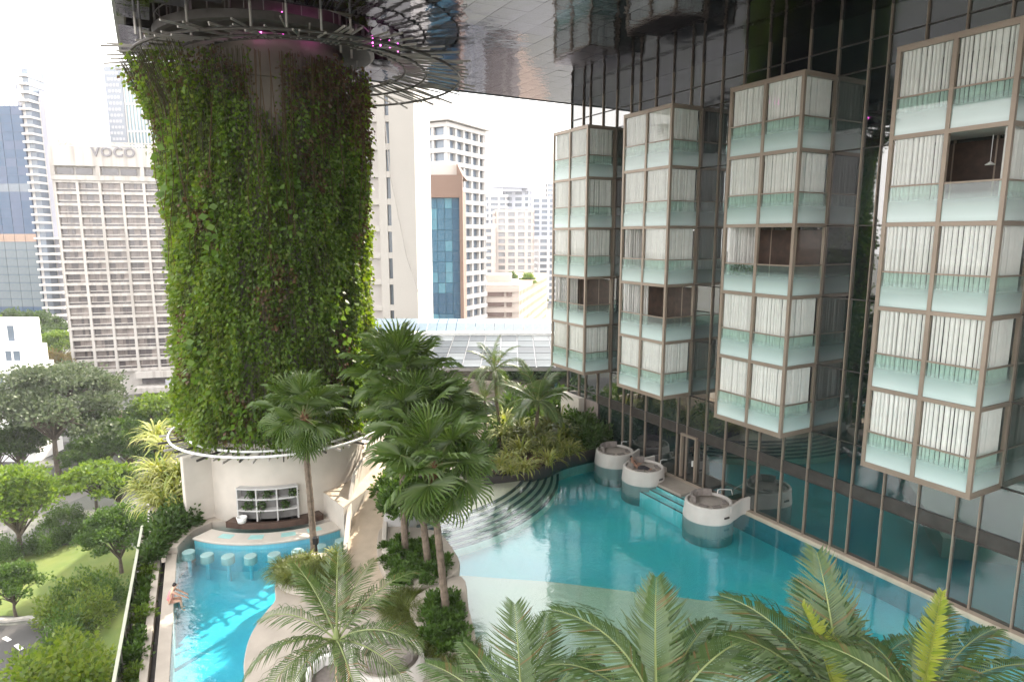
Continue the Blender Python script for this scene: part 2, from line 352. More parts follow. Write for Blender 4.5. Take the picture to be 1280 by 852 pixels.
# pool floors
def pe(u): return .08 + (u-33.4)*.057          # inner edge of the left pool rim
mb = MB(); mb.prism([W(6,pe(6)),W(36.6,pe(33)),W(36.6,9),W(6,6.5)], -1.58, -1.25); struct('left_pool_floor', mb, M['tile_left'])
mb = MB(); mb.prism([W(4,5),W(38.5,5),W(38.5,27.9),W(4,27.9)], -1.60, -1.3); struct('right_pool_floor', mb, M['tile_right'])
shelf = [G(560,712),G(690,721),G(790,733),G(890,745),G(960,752),G(1000,1100),G(560,1100)]
mb = MB(); mb.prism(shelf, -1.29, -.22); struct('shallow_pool_shelf', mb, M['tile_shelf'])
# water
def up_(o):                                      # surface normal to the sky
    if o.data.polygons[0].normal.z < 0: o.data.flip_normals()
    return o
mb = MB(); q = [W(6,pe(6)-.06),W(33.4,pe(33.4)-.06),W(36.6,.6),W(36.6,9),W(6,6.5)]; mb.prism(q, -1.40, 0); struct('left_pool_water', mb, M['water_left'])
mb = MB(); q = [W(4,6.6),W(39,8.8),W(39,27.7),W(4,27.7)]; mb.prism(q, -1.40, 0); struct('right_pool_water', mb, M['water'])
# deck between the pools
isl = [G(345,1120),G(322,930),G(306,852),G(306,822),G(314,795),G(330,770),G(344,752),G(344,734),G(352,714),G(385,704),G(432,697),G(436,672)]
isl2 = [G(512,668),G(522,675),G(551,687),G(569,706),G(576,727),G(583,752),G(590,790),G(598,830),G(606,856),G(640,960),G(680,1120)]
isl = smooth_line(isl, 4); isl2 = smooth_line(isl2, 4)
mb = MB(); mb.prism(isl + [G(478,668)] + isl2, -1.595, .12); struct('pool_deck', mb, M['deck'], bevel=.04)
# terrace behind the pools (tower base, garden)
back = smooth_line([G(512,664),G(530,646),G(552,622),G(580,609),G(612,603),G(660,596),G(700,577),G(725,570),G(748,565)], 5)
back_poly = back + [W(37.5,27.3),W(47,27.3),W(47,-1.0),W(42,-1.0),W(37.2,-1.1),G(222,690,0)+Vector((-.5,.6,0)),G(240,668),G(262,659),G(300,655),G(436,655),G(436,668),G(478,664)]
mb = MB(); mb.prism(back_poly, -1.61, .30); struct('back_terrace', mb, M['deck'])
# dark rim of the garden bed along the pool
mb = MB(); mb.wall([(p.x,p.y,-.6,.42) for p in back[19:]], .30); struct('garden_rim', mb, M['dark_gutter'], bevel=.03)
mb = MB(); mb.wall([(p.x-.1,p.y+.15,-.6,1.32) for p in back[:19]], .3); struct('garden_retaining_wall', mb, M['stucco'], bevel=.02)
bed = [Vector((p.x-.05,p.y+.25,0)) for p in back]
mb = MB(); mb.prism(bed + [W(40.5,26.8),W(46,26.8),W(46,9),W(35.2,10.2)], .29, .52); struct('garden_soil', mb, M['soil'])
# left rim with its gutter, planting strip
for nm, o0, o1, z, m in (('pool_rim', -.02, -.48, .05, 'deck'), ('rim_gutter', -.482, -.70, -.35, 'dark_gutter'), ('outer_ledge', -.702, -.98, .03, 'deck'), ('planting_strip', -.982, -1.42, -.28, 'soil')):
    mb = MB(); mb.prism([W(6,pe(6)+o0),W(33.4,pe(33.4)+o0),W(33.4,pe(33.4)+o1),W(6,pe(6)+o1)], -1.7, z); struct(nm, mb, M[m], bevel=.02 if m == 'deck' else 0)
rim = smooth_line([G(222,692)+Vector((-.2,0,0)),G(227,680),G(240,669),G(262,659)], 6)
mb = MB(); mb.wall([(p.x,p.y,-1.5,.36) for p in rim], .42); struct('pool_rim', mb, M['deck'], bevel=.03)
# curved underwater steps of the right pool
ctr = Vector((-9.3, 41.9, 0)); sa = np.linspace(R(-66), R(0), 44)
def sector(r): return [(ctr.x+r*math.cos(a), ctr.y+r*math.sin(a)) for a in sa]
for i, r in enumerate([10.5,10.9,11.28,11.66,12.04,12.4]):
    z = -.05 - .14*i
    mb = MB(); mb.prism(sector(r)+sector(8.0)[::-1], -1.28, z-.004*i, 0)
    mb.wall([(x,y,z-.1,z+.012) for x,y in sector(r-.06)], .15, 1)
    struct('pool_step', mb, [M['step_light'], M['step_dark']])
# small steps by the middle daybed
for i in range(3):
    u0 = 26.4; mb = MB(); mb.prism([W(25.6,27.5),W(29.6,27.5),W(29.6,25.9-.45*i),W(25.6,25.9-.45*i)], -1.27, -.02-.16*i)
    mb.prism([W(25.6,25.98-.45*i),W(29.6,25.98-.45*i),W(29.6,25.88-.45*i),W(25.6,25.88-.45*i)], -.03-.16*i, -.008-.16*i, 1)
    struct('pool_step', mb, [M['tile_right'], M['step_dark']])
mb = MB(); mb.prism([W(26.8,27.55),W(29.3,27.55),W(29.3,26.0),W(26.8,26.0)], -1.2, .14); struct('door_landing', mb, M['deck'], bevel=.03)

# ------------------------------------------------------------------ hotel: soffit, curtain wall, hanging glass bays
SOF = 24.5; PF = 27.9
hotel = thing('hotel_building', 'dark glass hotel wing with hanging glazed bays and a mirrored soffit', 'building', W(26, PF, 0))
RZ = (0, 0, PHI)
# upper mass with a recess round the green column
HOLE = W(36.0, 6.0, 0)
mb = MB()
mb.prism([W(-14,-.5),W(41.5,-.5),W(41.5,44),W(-14,44)], 32, 62)
for a, b in (((-14,-.5),(41.5,-.5)),((41.5,-.5),(41.5,27.9)),((-14,-.5),(-14,27.9))):
    A, B = W(*a), W(*b); d = (B-A).normalized(); nn = Vector((-d.y,d.x,0))*.2
    mid = W(20,14); nn = nn if (mid-A).dot(nn) > 0 else -nn
    mb.prism([A+nn*.2,B+nn*.2,B+nn*1.5,A+nn*1.5], SOF+.02, 32.0)
obj('upper_storeys', mb, M['soffit_trim'], hotel)
mb = MB(); mb.prism([W(3,PF+.25),W(41.3,PF+.25),W(41.3,44),W(3,44)], ZG, 31.9); obj('inner_mass', mb, M['steel'], hotel)
mb = MB(); mb.prism([W(3,PF-.02),W(41.3,PF-.02),W(41.3,PF+.24),W(3,PF+.24)], -1.6, .1); obj('pool_wall', mb, mat('deep_teal_pool_wall', (.05,.20,.24), .5), hotel)
# soffit fascia trim
mb = MB()
for a, b in (((-14,-.52),(41.52,-.52)),((41.52,-.52),(41.52,27.9))):
    A, B = W(*a), W(*b); mb.bar(A+Vector((0,0,SOF+.15)), B+Vector((0,0,SOF+.15)), .12, .4)
obj('soffit_fascia', mb, M['soffit_trim'], hotel)
PS = 1.3; sheet = MB(); me_p = MB().box((-PS/2+.008,-PS/2+.008,0),(PS/2-.008,PS/2-.008,.03)).mesh('soffit_panel', M['mirror'])
npan = 0; us = np.arange(41.5-PS/2, -14, -PS); ps = np.arange(-.5+PS/2, PF, PS)
for u in us:
    for p in ps:
        c = W(u, p, SOF)
        if (c.xy-HOLE.xy).length < 5.9: continue
        vis = u > 22 and c.y > 27.5 and c.x < 17
        if vis and npan < 295:
            npan += 1
            link('soffit_panel', me_p, c, hotel, (random.gauss(0,.004), random.gauss(0,.004), PHI))
        else:
            ca = [W(u+dx, p+dy, SOF) for dx, dy in ((-PS/2,-PS/2),(PS/2,-PS/2),(PS/2,PS/2),(-PS/2,PS/2))]
            sheet.add(ca, [(0,1,2,3)])
tag(obj('soffit_panel', sheet, M['mirror'], hotel), kind='stuff')
# curtain wall
zl = [.12, 2.95, 5.5, 8.85, 12.15, 15.45, 18.8, 22.1, SOF]
cols = [41.45]; k = 0; seq = [1.5, .85, 1.5, 1.5]
while cols[-1] > 6.5: cols.append(cols[-1]-seq[k % 4]); k += 1
cache = {}
for i in range(len(cols)-1):
    for j in range(len(zl)-1):
        w = cols[i]-cols[i+1]; h = zl[j+1]-zl[j]; mi = random.choice([0,0,1,1,2,3])
        if j == 0 and cols[i] > 37.6: continue
        key = (round(w,2), round(h,2), mi)
        if key not in cache: cache[key] = MB().box((-w/2+.01,-.02,.01),(w/2-.01,.02,h-.01)).mesh('pane', M['facade%d' % mi])
        link('pane', cache[key], W((cols[i]+cols[i+1])/2, PF, zl[j]), hotel, (random.gauss(0,.003), 0, PHI+random.gauss(0,.003)))
mb = MB()
for i, u in enumerate(cols):
    a = W(u, PF-.06, .1); mb.obox(a, (.055,.14,SOF-.1), PHI)
obj('mullion', mb, M['bronze'], hotel)
mb = MB()
for z in zl[1:-1] + [3.55, 23.3]:
    A, B = W(cols[-1], PF-.045, z), W(41.45, PF-.045, z); mb.bar(A, B, .08, .05)
obj('transom', mb, M['steel'], hotel)
mb = MB()
for z in (3.25,):
    A, B = W(cols[-1], PF-.03, z), W(37.5, PF-.03, z); mb.bar(A, B, .03, .55)
obj('spandrel_band', mb, M['steel'], hotel)
mb = MB(); A, B = W(5, PF-.14, .0), W(37.5, PF-.14, .0); mb.bar(A, B, .36, .24); obj('base_ledge', mb, M['ramp'], hotel)
# wall pier and service doors at the far end
mb = MB(); mb.obox(W(40.3,PF-.4,.25), (2.4,.5,2.75), PHI); obj('wall_pier', mb, M['stucco'], hotel)
for k in range(3):
    mb = MB(); mb.obox(W(38.7-.52*k,PF-.1,.25), (.5,.06,2.7), PHI); obj('door_panel', mb, mat('taupe_door', (.22,.18,.16), .6), hotel)
mb = MB(); mb.obox(W(27.55,PF-.10,.3), (.12,.22,2.65), PHI); mb.obox(W(28.75,PF-.10,.3), (.12,.22,2.65), PHI); mb.obox(W(28.15,PF-.10,2.95), (1.32,.22,.14), PHI)
dr = obj('door_frame', mb, M['bronze'], hotel); mb = MB(); mb.obox(W(27.75,PF-.16,1.25), (.05,.1,.35), PHI); obj('door_handle', mb, M['white_metal'], dr)

# --- a bay, local axes: x along the facade (0 = near end), y out over the pool, z up
BW, BD, RH, NR = 4.22, 2.3, 3.31, 5
FW = .15
def pleat(w, h, seed):
    r = random.Random(seed); b = MB(); x = .005
    while x < w-.06:                       # one hanging fold after another, each bulging to the room's outside
        pw = min(r.uniform(.09,.20), w-x); d = r.uniform(.05,.10); vs = []
        for f, q in ((0,0),(.2,.75),(.5,1),(.8,.75),(1,0)): vs += [(x+pw*f, d*q+r.uniform(-.006,.006), 0), (x+pw*f, d*q, h)]
        b.add(vs, [(2*i, 2*i+2, 2*i+3, 2*i+1) for i in range(4)]); x += pw+r.choice([.012,.02,.035])
    return b
cw = (BW-3*FW)/2; sw = BD-2*FW; ch = RH-.16; lh = RH*.41
ME = dict(cur_f=[pleat(cw, ch, s).mesh('curtain', M['curtain'], fix=False) for s in (1,2,3)], cur_s=[pleat(sw, ch, s).mesh('curtain', M['curtain'], fix=False) for s in (4,5)],
          up_f=MB().box((0,-.008,0),(cw,.008,ch-lh-.05)).mesh('clear_pane', M['clear']), up_s=MB().box((0,-.008,0),(sw,.008,ch-lh-.05)).mesh('clear_pane', M['clear']),
          lo_f=MB().box((0,-.01,0),(cw,.01,lh-.02)).mesh('frosted_pane', M['frosted']), lo_s=MB().box((0,-.01,0),(sw,.01,lh-.02)).mesh('frosted_pane', M['frosted']),
          rail_f=MB().box((0,-.035,0),(cw,.035,.06)).mesh('rail', M['bronze']), rail_s=MB().box((0,-.035,0),(sw,.035,.06)).mesh('rail', M['bronze']))
fm = MB()
xs_ = [(0,FW),(FW+cw,2*FW+cw),(BW-FW,BW)]
for a, b in xs_: fm.box((a,BD-FW,0),(b,BD,NR*RH))
fm.box((0,0,0),(FW,FW,NR*RH)); fm.box((BW-FW,0,0),(BW,FW,NR*RH))
for r in range(NR+1):
    z = min(max(r*RH-.08, .0), NR*RH-.16) + (.001 if 0 < r < NR else 0)
    for a, b in ((FW,FW+cw),(2*FW+cw,BW-FW)): fm.box((a,BD-FW+.006,z),(b,BD-.006,z+.16))
    for a in (.006, BW-FW+.006): fm.box((a,FW,z),(a+FW-.012,BD-FW,z+.16))
frame_me = fm.mesh('frame', M['bronze'])
slab_me = MB().box((FW,.02,0),(BW-FW,BD-FW,.11)).mesh('floor_slab', M['ceiling_white'])
cap_me = MB().box((-.01,0,0),(BW+.01,BD+.01,.05)).mesh('cap_plate', M['bronze'])
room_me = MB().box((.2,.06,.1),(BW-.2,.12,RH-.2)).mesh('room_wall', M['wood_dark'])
def make_bay(label, u0, z0, open_cells):
    """cells: (row from top, face, column); face f front, s near side, e far side; front column 0 = far (left in the photo)"""
    b = bpy.data.objects.new('glass_bay', None); C.objects.link(b); b.parent = hotel; b.rotation_euler = RZ
    b.location = W(u0, PF, z0) - wloc(hotel); b['label'] = label
    def sub(name, me, loc, rz=0, rx=0):
        o = bpy.data.objects.new(name, me); C.objects.link(o); o.parent = b; o.location = loc; o.rotation_euler = (rx,0,rz); return o
    sub('frame', frame_me, (0,0,0)); sub('cap_plate', cap_me, (0,0,NR*RH+.002)); sub('cap_plate', cap_me, (0,0,-.052))
    for r in range(NR+1): sub('floor_slab', slab_me, (0,0,min(max(r*RH-.06,.02), NR*RH-.14)))
    for r in range(NR):
        z = (NR-1-r)*RH+.08
        cells = [('f',0,(2*FW+cw,BD-.07,z),0),('f',1,(FW,BD-.07,z),0),('s',0,(.07,FW,z),R(90)),('e',0,(BW-.07,FW,z),R(90))]
        isopen = False
        for face, col, loc, rz in cells:
            kf = 'f' if face == 'f' else 's'; ti = random.gauss(0,.006)
            loc = Vector(loc)
            sub('frosted_pane', ME['lo_'+kf], loc+Vector((0,0,.01)), rz+random.gauss(0,.004), ti)
            sub('rail', ME['rail_'+kf], loc+Vector((0,0,lh)), rz)
            op = (r,face,col) in open_cells; isopen |= op
            if not op or face == 'e':
                inn = Vector((0,-.16,0)) if face == 'f' else (Vector((.16,0,0)) if face == 's' else Vector((-.16,0,0)))
                sub('curtain', random.choice(ME['cur_'+kf]), loc+inn, rz) if face != 's' else sub('curtain', random.choice(ME['cur_s']), loc+inn+Vector((0,sw,0)), -rz)
            if not (op and face == 'f'): sub('clear_pane', ME['up_'+kf], loc+Vector((0,0,lh+.06)), rz+random.gauss(0,.003), random.gauss(0,.003))
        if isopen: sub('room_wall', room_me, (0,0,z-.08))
    return b
bays = [make_bay('leftmost glazed bay with its fourth row uncurtained', 36.2, 5.55, {(3,'f',0),(3,'f',1),(3,'s',0)}),
        make_bay('second glazed bay with dark open cells in rows three and four', 28.3, 5.55, {(2,'f',0),(3,'f',0),(3,'f',1),(3,'s',0)}),
        make_bay('third glazed bay with an open middle row and potted plants', 20.0, 5.55, {(2,'f',0),(2,'f',1),(2,'s',0)}),
        make_bay('rightmost and nearest glazed bay with one dark open cell', 11.75, 5.5, {(1,'f',1)})]
make_bay('glazed bay near the camera seen past the right edge', 3.5, 5.5, set())
# lamp hanging in the open cell of the nearest bay
mb = MB(); mb.tube([(1.0,1.4,3*RH+RH-.2),(1.0,1.4,3*RH+2.1)], .012, 5); mb.lathe([(.02,.1),(.16,0),(.15,-.02)], (1.0,1.4,3*RH+2.08), 12)
o = bpy.data.objects.new('ceiling_fan', mb.mesh('ceiling_fan', M['white_metal'])); C.objects.link(o); o.parent = bays[3]
# air conditioner boxes / shelf and plants inside bay three and two
def leafcloud(n, cx, rad, size, r=None, up=.2):
    r = r or rng
    p = r.normal(size=(n,3)); p /= np.linalg.norm(p,axis=1)[:,None]; p *= (r.random((n,1))**.45)
    P = np.array(cx)+p*np.array(rad); return leaves(P, size, r, up)
def leaves(P, size, r=None, up=.2, aspect=.55, dirs=None):
    """kite-shaped leaves at P; returns verts, faces (numpy)"""
    r = r or rng; n = len(P); d = r.normal(size=(n,3)) if dirs is None else dirs+r.normal(size=(n,3))*.35
    if dirs is None: d[:,2] -= .3
    d /= np.linalg.norm(d,axis=1)[:,None]
    q = r.normal(size=(n,3)); q[:,2] *= .5; sdv = np.cross(d,q); sdv /= np.linalg.norm(sdv,axis=1)[:,None]+1e-9
    sz = (np.asarray(size)*(.65+.7*r.random(n)))[:,None]; w = sz*aspect*.5
    nrm = np.cross(d, sdv)
    V = np.stack([P, P+d*sz*.45+sdv*w, P+d*sz-nrm*sz*.12, P+d*sz*.45-sdv*w],1).reshape(-1,3)
    return V
def npmesh(name, V, m, k=4):
    V = np.ascontiguousarray(V, dtype=np.float32); n = len(V)//k; me = bpy.data.meshes.new(name)
    me.vertices.add(len(V)); me.vertices.foreach_set('co', V.ravel()); me.loops.add(n*k); me.loops.foreach_set('vertex_index', np.arange(n*k, dtype=np.int32))
    me.polygons.add(n); me.polygons.foreach_set('loop_start', np.arange(0,n*k,k,dtype=np.int32)); me.polygons.foreach_set('loop_total', np.full(n,k,dtype=np.int32))
    me.materials.append(m); me.update(calc_edges=True); me.validate(); return me
def bayplants(bay, row, label, spots, nm='potted_plant'):
    for x in spots:
        c = bay.matrix_world if False else None
        base = W(bayu[bay.name]+x, PF-BD+.45, 5.55+(NR-1-row)*RH+.08)
        t = thing('potted_plant', label, 'plant', base, 'potted plants in the open row of the third bay')
        mb = MB(); mb.lathe([(0,0),(.14,0),(.18,.3),(.15,.3),(.15,.24),(0,.24)], base, 12); obj('pot', mb, M['stucco_grey'], t)
        me = npmesh('foliage', leafcloud(140, (0,0,.85), (.3,.3,.5), .2), M['leaf_mid']); link('foliage', me, base, t)
bayu = {bays[2].name: 20.0}
bayplants(bays[2], 2, 'leafy potted plant behind frosted glass in the open third bay', [2.6, 3.1, 3.6])

# ------------------------------------------------------------------ green column
TC = Vector((-13.1, 36.1, 0)); RC = 4.35
tower = thing('green_column', 'huge round column wrapped in hanging green vines under the mirrored soffit', 'column', (TC.x, TC.y, .3))
mb = MB(); mb.lathe([(RC,.3),(RC,4.4),(RC,4.6)], TC, 56); obj('base_wall', mb, M['stucco'], tower, smooth=True)
mb = MB(); mb.lathe([(RC-.25,4.5),(RC-.25,31.8)], TC, 48)
for z in (9,13.5,18,20.2,22.4): mb.lathe([(RC-.26,z),(RC-.13,z+.02),(RC-.13,z+.22),(RC-.26,z+.24)], TC, 48)
obj('shaft', mb, M['concrete'], tower, smooth=False)
def vine_side(th): return
LV, LB, LD, ST = [], [], [], MB()
nst = 760
vc = (math.atan2(-TC.y, -TC.x))           # direction from the column to the camera
for s in range(nst):
    th = random.uniform(0, 2*math.pi); rel = (th-vc+math.pi) % (2*math.pi)-math.pi       # + = to the right seen from above (counter clockwise)
    side = math.sin(rel)                   # +: right in the photo
    front = math.cos(rel)
    if front < -.5 and random.random() < .55: continue
    zt = random.uniform(22.2, 23.6); zb = 3.9+abs(random.gauss(0,1.3)) + (0 if random.random() < .8 else random.uniform(0,6))
    r0 = RC+random.uniform(.05,.75)
    bare = False
    if -.10 < side < .16 and front > 0:    # the bare strip at the top middle
        zt = 19.6 + random.uniform(-2.2,1.4); bare = True
    dry = side > .12 and front > 0
    n = int((zt-zb)/.058); z = np.linspace(zt, zb, n)
    lump = .28*np.sin(th*5+z*.55)*np.sin(z*.83+th*3)+.18*np.sin(th*11-z*1.3)
    wob = .16*np.sin(z*random.uniform(.5,1.3)+random.uniform(0,6))
    rr = r0 + .12*np.sin(z*1.7+random.uniform(0,6)) + rng.normal(0,.12,n) + lump
    fl = np.clip((z-19.5)/4,0,1)**1.5*(1.6 if side < -.55 else (.5 if side < 0 else .2)); rr = rr+fl*random.uniform(.3,1)
    th_ = th + wob/rr + rng.normal(0,.11,n)/rr
    P = np.stack([TC.x+rr*np.cos(th_), TC.y+rr*np.sin(th_), z+rng.normal(0,.05,n)],1)
    keep = rng.random(n) < np.clip(1.0-.25*np.sin(z*.9+random.uniform(0,6)),.3,1)
    pat = np.sin(th*4+z*.7+1)+np.sin(th*7-z*.45)+.6*np.sin(z*1.9+th*13)
    top = z > (21.6 if not dry else 20.2+2.2*rng.random(n)-2.2*side)
    dn = (pat < -1.35) & (rng.random(n) < .5) | top & ((rng.random(n) < (.5 if dry else .18)))
    gone = top & (rng.random(n) < (.5 if dry else .25))
    pat = np.sin(th*4+z*.7+1)+np.sin(th*7-z*.45)+.6*np.sin(z*1.9+th*13)
    br = (rng.random(n) < np.clip((.75 if abs(side) > .85 else (.5 if side < -.45 else .16))+.16*pat,0.02,1))  # sunlight on the column's edges put into leaf colour, plus random yellow-green patches
    low = (z < 9) & (rng.random(n) < .32) & (side < .5); br = br | low
    a = keep & ~dn & ~gone
    LV.append(P[a & ~br]); LB.append(P[a & br]); LD.append(P[keep & dn])
    pts = [(TC.x+(r0+ (1.6 if side<-.55 else .3)*max(0,(zz-19.5)/4)**1.5)*math.cos(th+random.gauss(0,.01)), TC.y+(r0+(1.6 if side<-.55 else .3)*max(0,(zz-19.5)/4)**1.5)*math.sin(th+random.gauss(0,.01)), zz) for zz in np.linspace(23.4 if not bare else zt, zb, 7)]
    ST.tube(pts, .012, 3, caps=False)
LV, LB, LD = (np.concatenate(x) for x in (LV, LB, LD))
for nm, P, m, sz in (('vine_leaves', LV, 'vine', .19), ('sunlit_yellow_green_leaves', LB, 'vine_bright', .19), ('dry_leaves', LD, 'vine_dry', .18)):
    out = (P-np.array([TC.x,TC.y,0])); out[:,2] = 0; out /= np.linalg.norm(out,axis=1)[:,None]; out[:,2] = -.9
    o = link(nm, npmesh(nm, leaves(P, sz, rng, aspect=.75, dirs=out*.8) - np.array([TC.x,TC.y,.3]), M[m]), (TC.x,TC.y,.3), tower); o['kind'] = 'stuff'
o = obj('vine_stems', ST, M['vine_stem'], tower, fix=False); o['kind'] = 'stuff'
# a second, broad-leaved creeper in patches
BL = []
for a_, z_, n_, s_ in ((-.35,5.6,130,.8),(-.1,5.2,90,.7),(.2,6.2,70,.7),(-.75,9.0,90,.9),(.55,11,80,.8),(-.5,15,80,.9),(.15,16.5,60,.8),(-.95,18,90,.9),(.8,7.5,80,.8)):
    th = vc+a_; q = rng.normal(size=(n_,3))*s_*np.array((.45,.45,1.1)); r_ = RC+.85
    BL.append(np.array((TC.x+r_*math.cos(th), TC.y+r_*math.sin(th), z_))+q)
BL = np.concatenate(BL); BL = BL[BL[:,2] > 4.9]; out = BL-np.array([TC.x,TC.y,0]); out[:,2] = 0; out /= np.linalg.norm(out,axis=1)[:,None]; out[:,2] = -.5
o = link('broad_leaves', npmesh('broad_leaves', leaves(BL, .34, rng, aspect=.8, dirs=out*.7)-np.array([TC.x,TC.y,.3]), M['broad']), (TC.x,TC.y,.3), tower); o['kind'] = 'stuff'
# hanging creepers on the dry side
mb = MB()
for k in range(46):
    rel = random.uniform(-.05,1.15) if k % 3 else random.uniform(-1.4,0); th = vc+rel; r0 = RC+random.uniform(.6,1.3); zt = 23.3; zb = random.uniform(13,20)
    mb.tube([(TC.x+(r0+.25*math.sin(zz*.7+k))*math.cos(th+.02*math.sin(zz*.5+k)), TC.y+(r0+.25*math.sin(zz*.7+k))*math.sin(th+.02*math.sin(zz*.5+k)), zz) for zz in np.linspace(zt,zb,8)], .022, 3, caps=False)
o = obj('hanging_creepers', mb, M['vine_dry'], tower, fix=False); o['kind'] = 'stuff'

# ------------------------------------------------------------------ crown of rods round the head of the column, with its platform
RCN = Vector((-10.9, 36.2, 23.3))
crown = thing('rod_crown', 'ring of radiating grey steel rods round the head of the green column', 'trellis', RCN)
for r, dz, tr in ((8.1,0,.07),(6.3,.25,.06),(5.2,.45,.06)):
    mb = MB(); pts = [(RCN.x+r*math.cos(a), RCN.y+r*math.sin(a), RCN.z+dz) for a in np.linspace(0,2*math.pi,73)]; mb.tube(pts, tr, 6, caps=False); obj('ring', mb, M['steel'], crown)
for k in range(112):
    a = 2*math.pi*k/112+random.gauss(0,.012); r0, r1 = random.uniform(4.7,5.2), 8.9+random.uniform(-.9,.5); tl = random.gauss(.0,.16)
    mb = MB(); mb.bar((RCN.x+r0*math.cos(a),RCN.y+r0*math.sin(a),RCN.z+.5), (RCN.x+r1*math.cos(a+random.gauss(0,.015)),RCN.y+r1*math.sin(a),RCN.z+.02+tl), .06, .075)
    obj('rod', mb, M['rod'], crown, origin=(RCN.x+r0*math.cos(a),RCN.y+r0*math.sin(a),RCN.z+.5))
plat = thing('maintenance_platform', 'round concrete platform with railing and pink grow lights above the vines', 'platform', (HOLE.x, HOLE.y, 24.2))
pc = Vector((HOLE.x, HOLE.y, 0))
mb = MB(); mb.lathe([(3.6,24.0),(5.0,24.0),(5.15,24.08),(5.15,24.45),(5.0,24.5),(3.6,24.5)], pc, 48); obj('slab', mb, M['steel'], plat)
mb = MB()
for z in (25.0,25.5): mb.tube([(pc.x+5.0*math.cos(a),pc.y+5.0*math.sin(a),z) for a in np.linspace(0,2*math.pi,61)], .03, 5, caps=False)
for k in range(40):
    a = 2*math.pi*k/40; mb.tube([(pc.x+5.0*math.cos(a),pc.y+5.0*math.sin(a),24.5),(pc.x+5.0*math.cos(a),pc.y+5.0*math.sin(a),25.5)], .025, 5)
obj('railing', mb, M['rod'], plat)
mb = MB()
for k in range(26):
    a = 2*math.pi*k/26+.1; r = random.choice([4.3,5.6,6.1]); mb.tube([(pc.x+r*math.cos(a),pc.y+r*math.sin(a),23.6),(pc.x+r*math.cos(a),pc.y+r*math.sin(a),31.8)], .06, 5)
for z in (26.6,28.4):
    mb.tube([(pc.x+5.6*math.cos(a),pc.y+5.6*math.sin(a),z) for a in np.linspace(0,2*math.pi,41)], .06, 5, caps=False)
obj('scaffold_tubes', mb, M['rod'], plat)
mb = MB(); mb.lathe([(6.15,24.56),(6.3,24.56),(6.3,31.9),(0,31.9)], pc, 40); obj('recess_lining', mb, M['concrete'], plat)
pk = bpy.data.materials.new('pink_grow_light'); pk.use_nodes = True; b = pk.node_tree.nodes['Principled BSDF']
b.inputs['Base Color'].default_value = (.8,.2,.7,1); b.inputs['Emission Color'].default_value = (1,.12,.75,1); b.inputs['Emission Strength'].default_value = 4
for px, py, hh in ((352,4,.9),(388,10,.8),(398,8,.8),(322,42,.35),(326,40,.35),(465,28,.5),(475,38,.45),(487,52,.4),(497,48,.4)):
    P = D(px, py, 32.0 + (px-330)*.02); P.z = min(P.z, 24.4); mb = MB(); mb.tube([(P.x,P.y,P.z-.1),(P.x,P.y,P.z+hh)], .035, 6); obj('grow_light', mb, pk, plat)

# ------------------------------------------------------------------ lower trellis ring
tre = thing('ring_trellis', 'white double ring trellis with dark spokes at the foot of the vines', 'trellis', (TC.x,TC.y,4.3))
for r in (5.0, 5.85):
    mb = MB(); mb.tube([(TC.x+r*math.cos(a),TC.y+r*math.sin(a),4.42) for a in np.linspace(0,2*math.pi,81)], .065, 8, caps=False); obj('ring', mb, M['white_metal'], tre, smooth=True)
for k in range(56):
    a = 2*math.pi*k/56; mb = MB(); r1 = 6.35 if k % 2 else 6.1
    mb.bar((TC.x+4.2*math.cos(a),TC.y+4.2*math.sin(a),4.30),(TC.x+r1*math.cos(a),TC.y+r1*math.sin(a),4.30), .06, .11); obj('spoke', mb, M['rod'] if k % 3 else M['steel'], tre)

# ------------------------------------------------------------------ swim-up bar
def arc(r, a0, a1, n=24, c=TC): return [(c.x+r*math.cos(a), c.y+r*math.sin(a)) for a in np.linspace(a0, a1, n)]
def ang(px, py, z): g = G(px,py,z); return math.atan2(g.y-TC.y, g.x-TC.x)
b0, b1 = ang(258,660,.4), ang(430,655,.4)
bar = thing('swim_up_bar', 'curved cream swim-up bar counter along the left pool', 'bar counter', (TC.x+5.6*math.cos((b0+b1)/2), TC.y+5.6*math.sin((b0+b1)/2), 0))
mb = MB(); mb.prism(arc(5.25,b0,b1)+arc(6.4,b0,b1)[::-1], .14, .26); obj('counter_top', mb, M['stucco'], bar, bevel=.03)
mb = MB(); mb.prism(arc(5.4,b0,b1)+arc(6.3,b0,b1)[::-1], -1.3, .138); obj('counter_front', mb, M['tile_left'], bar)
aq = mat('aqua_inset', (.28,.52,.50), .3, var=.1)
for f in (.2,.42,.64,.82):
    a = b0+(b1-b0)*f; mb = MB(); mb.prism(arc(5.5,a-.06,a+.06,6)+arc(5.95,a-.06,a+.06,6)[::-1], .26, .268); obj('inset', mb, aq, bar)
for k in range(8):
    a = b0+(b1-b0)*(.07+.86*k/7); c = (TC.x+7.15*math.cos(a), TC.y+7.15*math.sin(a), -1.27)
    mb = MB(); mb.lathe([(0,.9),(.30,.92),(.30,1.26),(.27,1.29),(0,1.29)], c, 20)
    tag(obj('bar_stool', mb, mat('pale_stool', (.24,.38,.38), .6, var=.05) if k == 0 else bpy.data.materials['pale_stool'], origin=c, smooth=False), 'round pale stool standing in the water along the swim-up bar', 'stool', 'stools in the water at the bar'); mb = MB(); mb.tube([c, (c[0],c[1],c[2]+.91)], .09, 10); obj('stem', mb, M['tile_left'], [o for o in C.objects if o.name.startswith('bar_stool')][-1])
